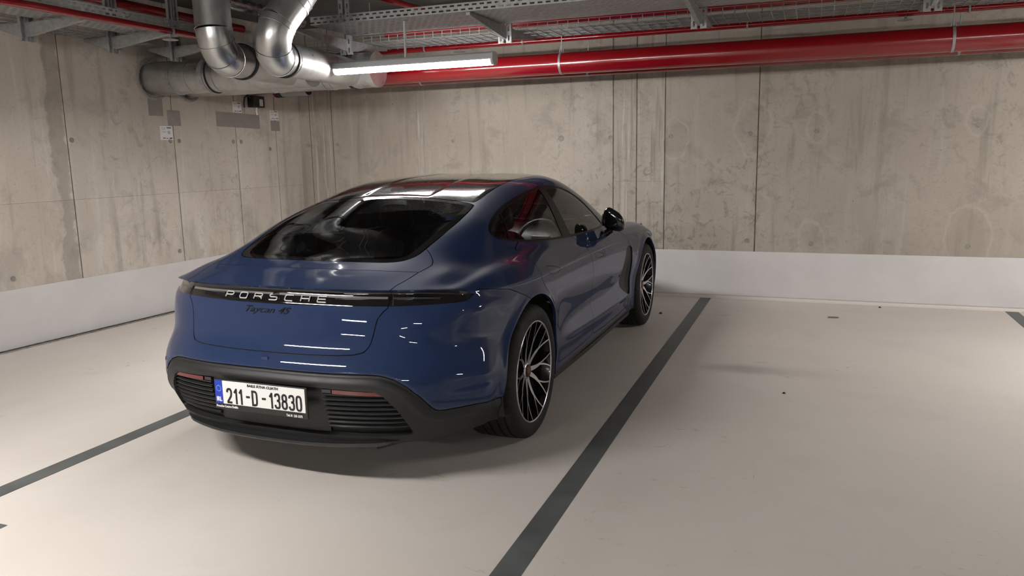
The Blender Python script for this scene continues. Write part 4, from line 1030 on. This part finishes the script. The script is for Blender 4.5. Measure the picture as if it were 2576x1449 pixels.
# ---- black bumper furniture
REDREF = mat('red_reflector', (.11, .004, .006), .2, 0, Coat_Weight=.8)
LAMPBLK = mat('dark_lamp', (.03, .03, .032), .3)
def zc_ref(s): return .497 - .045 * max(0, s - .33)
for sg in (1, -1):
    tail_band('reflector', sg * .345, sg * .60, lambda s: zc_ref(s) - .018 - .004, lambda s: zc_ref(s) - .004 - .02 * sst(s, .55, .60), -.006, .01, REDREF, bumper)
    tail_band('plate_lamp', sg * .298, sg * .338, lambda s: .476, lambda s: .492, -.010, .01, LAMPBLK, bumper, 6)
zs_ = np.linspace(.468, .300, 8)
for z in zs_:
    smax = float(np.interp(z, gr[::-1, 1][1:-1], gr[::-1, 0][1:-1])) - .004
    for sg in (1, -1):
        k = MB(); vs = []; n = 36; s0 = .30
        for i in range(n + 1):
            s = sg * (s0 + (smax - s0) * i / n)
            for dz_, o in ((-.0095, -.026), (-.0030, -.012), (.0030, -.010), (.0085, -.024)): vs.append(tail_pt(s, z + dz_, o)[0])
        k.add(vs, [(4 * i + j, 4 * i + (j + 1) % 4, 4 * i + 4 + (j + 1) % 4, 4 * i + 4 + j) for i in range(n) for j in range(4)] + [(0, 1, 2, 3), (4 * n + 3, 4 * n + 2, 4 * n + 1, 4 * n)]); k.build('slat', SATIN, bumper)
tail_band('plate_recess', -.30, .30, lambda s: .265, lambda s: .503, -.018, .01, MATTE, bumper)
# lower lip and floor of the tail
k = MB(); vs = []; n = 48
for i in range(n + 1):
    x = -.61 + 1.22 * i / n; u = abs(x) / .61; y = -.968 + .115 * u ** 2.4; zl = .205 + .012 * u ** 3
    tp = float(sst(1 - u, 0, .12)); y += (1 - tp) * .02
    for dy, dz in ((0, 0), (-.012, .010), (-.010, .020), (.03, .030), (.10, .03), (.10, .0)): vs.append((x, y + dy, zl + .018 + (dz - .018) * max(tp, .25)))
k.add(vs, [(6 * i + j, 6 * i + (j + 1) % 6, 6 * i + 6 + (j + 1) % 6, 6 * i + 6 + j) for i in range(n) for j in range(6)] + [tuple(range(6)), tuple(range(6 * n, 6 * n + 6))[::-1]]); k.build('lower_lip', SATIN, bumper, bevel=.0)
k = MB(); poly = [(-.50, -.86), (0, -.90), (.50, -.86), (.66, -.60), (.62, -.46), (.62, .46), (.915, .47), (.925, 1.2), (.915, 2.43), (.62, 2.44), (.62, 3.36), (.80, 3.42), (.5, 3.78), (-.5, 3.78), (-.80, 3.42), (-.62, 3.36), (-.62, 2.44), (-.915, 2.43), (-.925, 1.2), (-.915, .47), (-.62, .46), (-.62, -.46), (-.66, -.60)]; k.prism(poly, .185, .215, 'xyz'); k.build('underbody', MATTE, car)
# ---- number plate
plate = MB(); plate.box((0, -1.0335, .4335), (.534, .010, .146)); pf = plate.build('plate_holder', BLK, car, bevel=.006, fix=True)
WHITE = mat('plate_white', (.80, .80, .78), .35); PBLUE = mat('plate_blue', (.004, .035, .42), .35); PBLACK = mat('plate_black', (.006, .006, .007), .4); PGOLD = mat('plate_star', (.30, .55, .85), .4); WTEXT = mat('white_print', (.85, .85, .85), .5)
yp = -1.0395; pz0, pz1 = .3905, .5005
MB().box((.021, yp, (pz0 + pz1) / 2), (.472, .003, pz1 - pz0)).build('plate_field', WHITE, pf, bevel=.001)
MB().box((-.2375, yp, (pz0 + pz1) / 2), (.045, .003, pz1 - pz0)).build('plate_band', PBLUE, pf, bevel=.001)
def ptxt(name, body, cx, cz, size, sx, m, off=0.0, ex=.0008, space=1.0, al='CENTER'):
    M = Matrix.Translation((cx, yp - .0022, cz)) @ Matrix.Rotation(math.pi / 2, 4, 'X') @ Matrix.Diagonal((sx, 1, 1, 1))
    return text_mesh(name, body, size, m, pf, ex, off, 0, al, M, space)
def loop_pts(cx, cy, rx, ry, e=2.0, n=28):
    out = []
    for i in range(n):
        t = 2 * math.pi * i / n; c_, s_ = math.cos(t), math.sin(t); out.append((cx + rx * math.copysign(abs(c_) ** (2 / e), c_), cy + ry * math.copysign(abs(s_) ** (2 / e), s_)))
    return out
DIGIT = {'1': [([(.12, .74), (.62, 1.0)], 0), ([(.62, 1.07), (.62, -.085)], 0)], '2': [([(0, .74), (.04, .88), (.2, .97), (.5, 1), (.8, .97), (.96, .88), (1, .74), (.97, .6), (.85, .45), (.03, .02)], 0), ([(-.08, 0), (1.12, 0)], 0)],
         '3': [([(0, .80), (.05, .92), (.22, .985), (.5, 1), (.78, .985), (.93, .9), (.97, .77), (.93, .63), (.78, .55), (.42, .535)], 0), ([(.42, .535), (.80, .515), (.95, .43), (1, .28), (.95, .1), (.78, .015), (.5, 0), (.22, .015), (.05, .09), (0, .22)], 0)],
         '8': [(loop_pts(.5, .77, .44, .23, 2.4), 1), (loop_pts(.5, .27, .5, .27, 2.4), 1)], '0': [(loop_pts(.5, .5, .5, .5, 3.4, 36), 1)],
         'D': [([(0, 0), (0, 1), (.5, 1), (.8, .97), (.96, .86), (1, .72), (1, .28), (.96, .14), (.8, .03), (.5, 0)], 1)]}
def stroke(k, pts, w, y0, y1, closed):
    n = len(pts); P_ = [np.array(p) for p in pts]; L_, R_ = [], []
    for i in range(n):
        a = P_[i - 1] if (i or closed) else None; b = P_[(i + 1) % n] if (i < n - 1 or closed) else None
        d1 = (P_[i] - a) / np.linalg.norm(P_[i] - a) if a is not None else None; d2 = (b - P_[i]) / np.linalg.norm(b - P_[i]) if b is not None else None
        d1 = d2 if d1 is None else d1; d2 = d1 if d2 is None else d2; m = d1 + d2; m /= np.linalg.norm(m) + 1e-9; nn = np.array([-m[1], m[0]]); q = w / 2 / max(.5, abs(nn @ np.array([-d1[1], d1[0]])))
        L_.append(P_[i] + nn * q); R_.append(P_[i] - nn * q)
    vs = [(p[0], y, p[1]) for y in (y0, y1) for s_ in (L_, R_) for p in s_]; fs = []
    for i in range(n if closed else n - 1):
        j = (i + 1) % n; fs += [(i, j, n + j, n + i), (2 * n + i, 3 * n + i, 3 * n + j, 2 * n + j), (i, 2 * n + i, 2 * n + j, j), (n + i, n + j, 3 * n + j, 3 * n + i)]
    k.add(vs, fs)
def plate_char(ch, cx, cz, w=.0245, h=.064):
    k = MB()
    for pts, cl in DIGIT[ch]: stroke(k, [(cx + (a - .5) * w, cz + (b - .5) * h) for a, b in pts], .0098, yp - .0015, yp - .0028, bool(cl))
    return k.build('character', PBLACK, pf)
for ch, cx in (('2', -.176), ('1', -.137), ('1', -.107), ('-', -.066), ('D', -.027), ('-', .026), ('1', .069), ('3', .103), ('8', .143), ('3', .183), ('0', .223)):
    if ch == '-': MB().box((cx, yp - .002, .435), (.022, .0012, .010)).build('character', PBLACK, pf)
    else: plate_char(ch, cx, .4320)
ptxt('county_name', 'BAILE \u00c1THA CLIATH', .022, .4885, .0165, 1.18, PBLACK, .0004)
ptxt('country_code', 'IRL', -.2375, .411, .0285, .80, WTEXT, .0010)
for i in range(12):
    a = i * math.pi / 6; MB().box((-.2375 + .0135 * math.cos(a), yp - .002, .4625 + .0135 * math.sin(a)), (.0032, .001, .0032), R=Matrix.Rotation(math.pi / 4, 3, 'Y')).build('star', PGOLD, pf)
pf.scale = (.965, 1, 1); pf.location = (.26 * .035, 0, 0)
yp -= .0005
ptxt('dealer_name', 'Porsche Centre Dublin', -.192, .3785, .0150, .92, WTEXT, .0004); ptxt('dealer_phone', 'Tel: 01 235 3375', .195, .3725, .0150, .88, WTEXT, .0004)
# parking sensors in the bumper skin
for sg in (1, -1):
    c_, n_ = tail_pt(sg * float(plan_s([(.745, -.835)])[0]), .512, .0006); k = MB()
    u_ = n_.cross(Vector((0, 0, 1))).normalized(); v_ = n_.cross(u_); ring_ = lambda r, o: [c_ + (u_ * math.cos(a) + v_ * math.sin(a)) * r + n_ * o for a in np.linspace(0, 2 * math.pi, 25)[:-1]]
    A1, A2, A3 = ring_(.0115, -.004), ring_(.0105, .0006), ring_(.0095, .0)
    k.add(A1 + A2 + A3, [(i, (i + 1) % 24, 24 + (i + 1) % 24, 24 + i) for i in range(24)] + [(24 + i, 24 + (i + 1) % 24, 48 + (i + 1) % 24, 48 + i) for i in range(24)], smooth=False); k.build('parking_sensor', GAPM, car)
# ---- wheels
TYRE = speckle('tyre_rubber', (.0055, .0055, .0058), .75, amp=.15, scale=25, bump=.1, bscale=200)
RIMSIL = mat('machined_silver', (.66, .66, .67), .22, 1.0); RIMBLK = mat('rim_black', (.012, .012, .013), .22, .3, Coat_Weight=.4)
DISC = speckle('brake_disc_steel', (.20, .20, .205), .35, 1.0, amp=.1, scale=30); CALIPER = mat('caliper_dark', (.05, .012, .012), .35)
CAPM = mat('cap_bronze', (.055, .022, .014), .4, .4); GOLD = mat('crest_gold', (.22, .13, .05), .4, .7)
def sxf(r): return -.046 * (1 - min(1, max(0, (r - .03) / .235)) ** 1.35)     # concave wheel face: depth at radius r
def make_wheel(width):
    w = empty('wheel'); w['label'] = 'black tyre on a silver and black twin spoke wheel'
    R, Wd = WR, width
    # tyre: profile from outer bead to inner bead, with grooves in the tread
    def tread(x): return R - .0010 * ((x + Wd / 2) / (Wd / 2)) ** 4 * 8
    prof = [(-.012, .268), (-.004, .272), (.0045, .290), (.0060, .312), (.0020, .334), (-.006, .346), (-.014, .3525)]
    gx = [(-.052, .010), (-.098, .011), (-.146, .011), (-.192, .010)] if Wd > .27 else [(-.048, .009), (-.088, .010), (-.128, .010), (-.172, .009)]
    prof += [(-.022, .3565)]
    for c, g in gx:
        c = c * Wd / .29 if Wd > .27 else c
        prof += [(c + g / 2, tread(c)), (c + g / 2 - .001, R - .008), (c - g / 2 + .001, R - .008), (c - g / 2, tread(c))]
    prof += [(-Wd + .024, .3565), (-Wd + .014, .351), (-Wd + .002, .33), (-Wd - .002, .30), (-Wd + .012, .268)]
    n = 240; k = MB(); vs = []
    for (h, r) in prof:
        for j in range(n):
            rr = r
            if j % 5 == 0 and h > -.050 and h < -.004 and r > .345: rr = r - .0055      # shoulder sipes
            if j % 5 == 2 and h < -Wd + .05 and r > .345: rr = r - .0055
            t = 2 * math.pi * j / n + (.02 if h < -Wd / 2 else 0); vs.append((h, rr * math.cos(t), rr * math.sin(t)))
    L = len(prof); k.add(vs, [(i * n + j, i * n + (j + 1) % n, (i + 1) * n + (j + 1) % n, (i + 1) * n + j) for i in range(L - 1) for j in range(n)], smooth=True)
    ty = k.build('tyre', TYRE, w)
    sm = ty.modifiers.new('es', 'EDGE_SPLIT'); sm.split_angle = math.radians(35)
    k = MB(); k.lathe([(-.002, .2635), (.002, .2665), (.002, .2715), (-.004, .2745), (-.012, .2745)], 96, 'x'); k.build('rim_lip', RIMSIL, w)
    k = MB(); k.lathe([(-.002, .2635), (-.014, .258), (-.06, .247), (-.13, .240), (-Wd + .03, .245), (-Wd + .012, .268)], 96, 'x'); k.build('rim_barrel', RIMBLK, w)
    # one Y shaped twin spoke, copied round
    def ribbon(k, pts, w0, w1, th=.020):
        n_ = len(pts); vs = []
        for i, (r, a) in enumerate(pts):
            a0 = pts[max(0, i - 1)]; a1 = pts[min(n_ - 1, i + 1)]
            p = np.array([r * math.cos(a), r * math.sin(a)]); d = np.array([a1[0] * math.cos(a1[1]) - a0[0] * math.cos(a0[1]), a1[0] * math.sin(a1[1]) - a0[0] * math.sin(a0[1])]); d /= np.linalg.norm(d); nn = np.array([-d[1], d[0]])
            ww = (w0 + (w1 - w0) * i / (n_ - 1)) / 2; x = sxf(r)
            for s_, dx, e in ((1, -th, 1.25), (1, 0, 1.0), (-1, 0, 1.0), (-1, -th, 1.25)): q = p + nn * s_ * ww * e; vs.append((x + dx, q[0], q[1]))
        fs = []; o = len(k.v); k.v += [tuple(map(float, v)) for v in vs]
        for i in range(n_ - 1):
            for j in range(4): k.f.append([o + 4 * i + j, o + 4 * i + (j + 1) % 4, o + 4 * i + 4 + (j + 1) % 4, o + 4 * i + 4 + j]); k.m.append(0 if j == 1 else 1); k.sm.append(False)
        for e in (0, n_ - 1): k.f.append([o + 4 * e + j for j in range(4)]); k.m.append(1); k.sm.append(False)
    D = math.radians
    def bez(p0, p1, p2, n_=9):
        out = []
        for i in range(n_):
            t = i / (n_ - 1); r = (1 - t) ** 2 * p0[0] + 2 * t * (1 - t) * p1[0] + t * t * p2[0]; a = (1 - t) ** 2 * p0[1] + 2 * t * (1 - t) * p1[1] + t * t * p2[1]; out.append((r, D(a)))
        return out
    def spoke(sg):
        k = MB()
        ribbon(k, bez((.030, sg * 16), (.09, sg * 12), (.150, sg * 18)), .030, .0170)
        ribbon(k, bez((.146, sg * 17.6), (.20, sg * 15), (.2665, sg * 9)), .0095, .0070, .016)
        ribbon(k, bez((.146, sg * 18.4), (.20, sg * 22), (.2665, sg * 27)), .0095, .0070, .016)
        return k.build('spoke', [RIMSIL, RIMBLK], w)
    a, b = spoke(1), spoke(-1)
    for g in range(5):
        for src in (a, b):
            o = src if g == 0 else instance(src, 'spoke', (0, 0, 0), parent=w)
            o.rotation_euler = (D(72 * g + 54), 0, 0)
    k = MB(); k.lathe([(-.050, .047), (-.045, .044), (-.041, .037), (-.041, .034)], 40, 'x'); k.build('hub', RIMSIL, w)
    k = MB(); k.lathe([(-.041, .034), (-.035, .033), (-.034, .028), (-.034, 0)], 32, 'x'); hc = k.build('hub_cap', CAPM, w)
    k = MB(); k.prism([(-.012, .016), (.012, .016), (.013, .0), (.009, -.011), (0, -.018), (-.009, -.011), (-.013, 0)], -.0345, -.0328, 'yzx'); k.build('crest', GOLD, w)
    k = MB(); k.lathe([(-.105, .07), (-.100, .075), (-.100, .185), (-.128, .185), (-.128, .07)], 64, 'x', closed=True); k.build('brake_disc', DISC, w)
    k = MB(); k.lathe([(-.080, .130), (-.080, .205), (-.150, .205), (-.150, .130)], 16, 'x', closed=True, a0=D(150), a1=D(215)); k.build('caliper', CALIPER, w)
    return w
wr_ = make_wheel(.285); wf_ = make_wheel(.245)
for src, y, xo in ((wr_, 0.0, .962), (wf_, 2.9, .962)):
    for sg in (1, -1):
        o = src if sg == 1 else copy_tree(src)
        o.parent = car; o.location = (sg * xo, y, WR + .001); o.rotation_euler = (0 if sg == 1 else 0, 0, 0 if sg == 1 else math.pi)
# arch liners
for ay, az, ar in ARC:
    for sg in (1, -1):
        k = MB(); k.lathe([(sg * .945, ar + .004), (sg * .60, ar + .010), (sg * .585, ar - .02), (sg * .58, .10)], 40, 'x', (0, ay, az), a0=-.32, a1=math.pi + .32); k.build('wheel_arch_liner', MATTE, car)
# ---- door mirrors
def mirror(sg):
    o = empty('door_mirror'); o.parent = car; o.location = (sg * .955, 1.74, 1.005)
    bm = bmesh.new(); bmesh.ops.create_uvsphere(bm, u_segments=28, v_segments=18, radius=1.0)
    for v in bm.verts:
        x, y, z = v.co; e = .72
        f = lambda q: math.copysign(abs(q) ** e, q)
        x, y, z = f(x), f(y), f(z)
        yy = y * (.075 if y > 0 else .030)                       # long nose forward, flat glass face aft
        wide = .078 - .010 * z; x2 = x * wide; z2 = z * .070 * (1 - .16 * x) + .018 * (1 - x) * .5 + .012 * (y < 0)
        v.co = (sg * (x2 + .006 * z), yy, z2 - .020 * x)
    me = bpy.data.meshes.new('mirror_housing'); bm.to_mesh(me); bm.free(); me.shade_smooth()
    link('mirror_housing', me, o, GLOSSBLK)
    k = MB(); pts = [(-.074 * sg, .012 + .050 * math.cos(t), .045 * math.sin(t) + .015) for t in np.linspace(0, 2 * math.pi, 28)[:-1]]; k.prism([(q[1], q[2]) for q in pts], -.074 * sg, -.082 * sg, 'yzx'); k.build('mirror_glass', mat('mirror_silver', (.75, .77, .78), .02, 1.0), o)
    k = MB(); k.tube([(-sg * .02, .015, -.050), (-sg * .055, .012, -.082), (-sg * .085, .012, -.095)], [.028, .024, .030], 14); k.build('mirror_arm', GLOSSBLK, o)
    return o
mirror(1); mirror(-1)
# ---- interior
LEATHER = speckle('black_leather', (.022, .022, .023), .5, amp=.15, scale=25, bump=.1, bscale=250)
def soft(name, verts, faces, parent, m=LEATHER, lv=2):
    me = bpy.data.meshes.new(name); me.from_pydata([tuple(map(float, v)) for v in verts], [], faces)
    bm = bmesh.new(); bm.from_mesh(me); bmesh.ops.recalc_face_normals(bm, faces=bm.faces); bm.to_mesh(me); bm.free(); me.shade_smooth()
    o = link(name, me, parent, m); s = o.modifiers.new('sub', 'SUBSURF'); s.levels = lv; s.render_levels = lv; return o
def loft(sections):
    """sections: list of rings of 8 points"""
    vs = [p for r in sections for p in r]; n = len(sections[0]); fs = []
    for i in range(len(sections) - 1):
        for j in range(n): fs.append((i * n + j, i * n + (j + 1) % n, (i + 1) * n + (j + 1) % n, (i + 1) * n + j))
    return vs, fs + [tuple(range(n))[::-1], tuple(range((len(sections) - 1) * n, len(sections) * n))]
def ring8(cx, cy, cz, wx, dy, tilt=0.0):
    return [(cx + a * wx, cy + b * dy, cz + tilt * b * dy) for a, b in ((-1, -.6), (-.6, -1), (.6, -1), (1, -.6), (1, .6), (.6, 1), (-.6, 1), (-1, .6))]
for sg in (1, -1):
    s = empty('front_seat'); s.parent = car; s.location = (sg * .37, 0, 0); s['label'] = 'black leather front seat with integrated headrest'
    soft('seat_back', *loft([ring8(0, 1.12, .42, .24, .07), ring8(0, 1.06, .62, .26, .07), ring8(0, 1.00, .82, .25, .06), ring8(0, .96, .95, .20, .05), ring8(0, .94, 1.02, .13, .05)]), s)
    soft('headrest', *loft([ring8(0, .94, 1.00, .115, .045), ring8(0, .925, 1.08, .13, .05), ring8(0, .92, 1.15, .12, .045), ring8(0, .925, 1.185, .08, .03)]), s)
    soft('seat_cushion', *loft([ring8(0, 1.35, .30, .25, .27), ring8(0, 1.35, .40, .27, .28), ring8(0, 1.35, .45, .24, .25)]), s)
    r_ = empty('rear_seat'); r_.parent = car; r_.location = (sg * .33, 0, 0); r_['label'] = 'black leather rear seat'
    soft('seat_back', *loft([ring8(0, .36, .40, .27, .07), ring8(0, .26, .62, .28, .07), ring8(0, .16, .84, .27, .06), ring8(0, .12, .93, .22, .05)]), r_)
    soft('headrest', *loft([ring8(0, .115, .92, .10, .04), ring8(0, .10, .99, .12, .045), ring8(0, .095, 1.045, .11, .04), ring8(0, .10, 1.065, .08, .03)]), r_)
    soft('seat_cushion', *loft([ring8(0, .60, .28, .27, .25), ring8(0, .60, .38, .28, .26), ring8(0, .60, .43, .25, .23)]), r_)
soft('dashboard', *loft([[(x, 2.10, .62), (x, 2.00, .74), (x, 2.02, .86), (x, 2.12, .925), (x, 2.28, .950), (x, 2.42, .945), (x, 2.50, .75), (x, 2.30, .60)] for x in (-.76, -.5, 0, .5, .76)]), car, LEATHER, 2)
sw_ = empty('steering_wheel'); sw_.parent = car; sw_.location = (.37, 1.78, .84); sw_.rotation_euler = (math.radians(-22), 0, 0)
k = MB(); k.tube([(.18 * math.cos(t), 0, .175 * math.sin(t)) for t in np.linspace(0, 2 * math.pi, 41)[:-1]], .016, 12, closed=True); k.build('wheel_rim', LEATHER, sw_)
k = MB(); k.box((0, .02, 0), (.15, .04, .11)); k.bar((-.17, .01, 0), (.17, .01, 0), .014, .035); k.bar((0, .01, 0), (0, .01, -.17), .014, .035); k.build('wheel_boss', BLK, sw_, bevel=.01)
MB().box((0, 1.3, .30), (.22, 1.8, .22)).build('centre_console', LINING, car, bevel=.03)
MB().box((0, 1.0, .235), (1.5, 2.9, .03)).build('cabin_floor', LINING, car)
soft('luggage_cover', *loft([ring8(0, -.28, .865, .66, .33), ring8(0, -.28, .885, .66, .33)]), car, LINING, 1)
MB().box((0, -.25, .55), (1.1, 1.1, .56)).build('luggage_bay', LINING, car)
k = MB(); k.box((0, 1.62, 1.255), (.24, .03, .065)); k.build('rear_view_mirror', BLK, car, bevel=.012)
k = MB(); k.tube([(0, 1.62, 1.27), (0, 1.66, 1.33)], .012, 8); k.build('mirror_stalk', BLK, car)
# round sticker inside the windscreen glass, seen through the car
GREEN = mat('sticker_green', (.02, .22, .10), .5)
h = SURF.ray_cast(Vector((.375, .06, 3)), Vector((0, 0, -1)))
if h[0] is not None:
    zax = h[1] if h[1].z > 0 else -h[1]; xax = Vector((1, 0, 0)); xax = (xax - zax * xax.dot(zax)).normalized(); yax = zax.cross(xax)
    Mx = Matrix((xax, yax, zax)).transposed().to_4x4(); Mx.translation = h[0] - zax * .006
    k = MB(); k.lathe([(.0, 0), (.0, .038)], 32, 'z'); o = k.build('sticker', GREEN, rw); o.matrix_basis = Mx
    k = MB(); k.lathe([(.0004, .038), (.0004, .043)], 32, 'z'); o2 = k.build('sticker_rim', PAPER, rw); o2.matrix_basis = Mx
    k = MB(); k.box((0, -.008, .001), (.052, .018, .001)); o3 = k.build('sticker_field', PAPER, rw); o3.matrix_basis = Mx
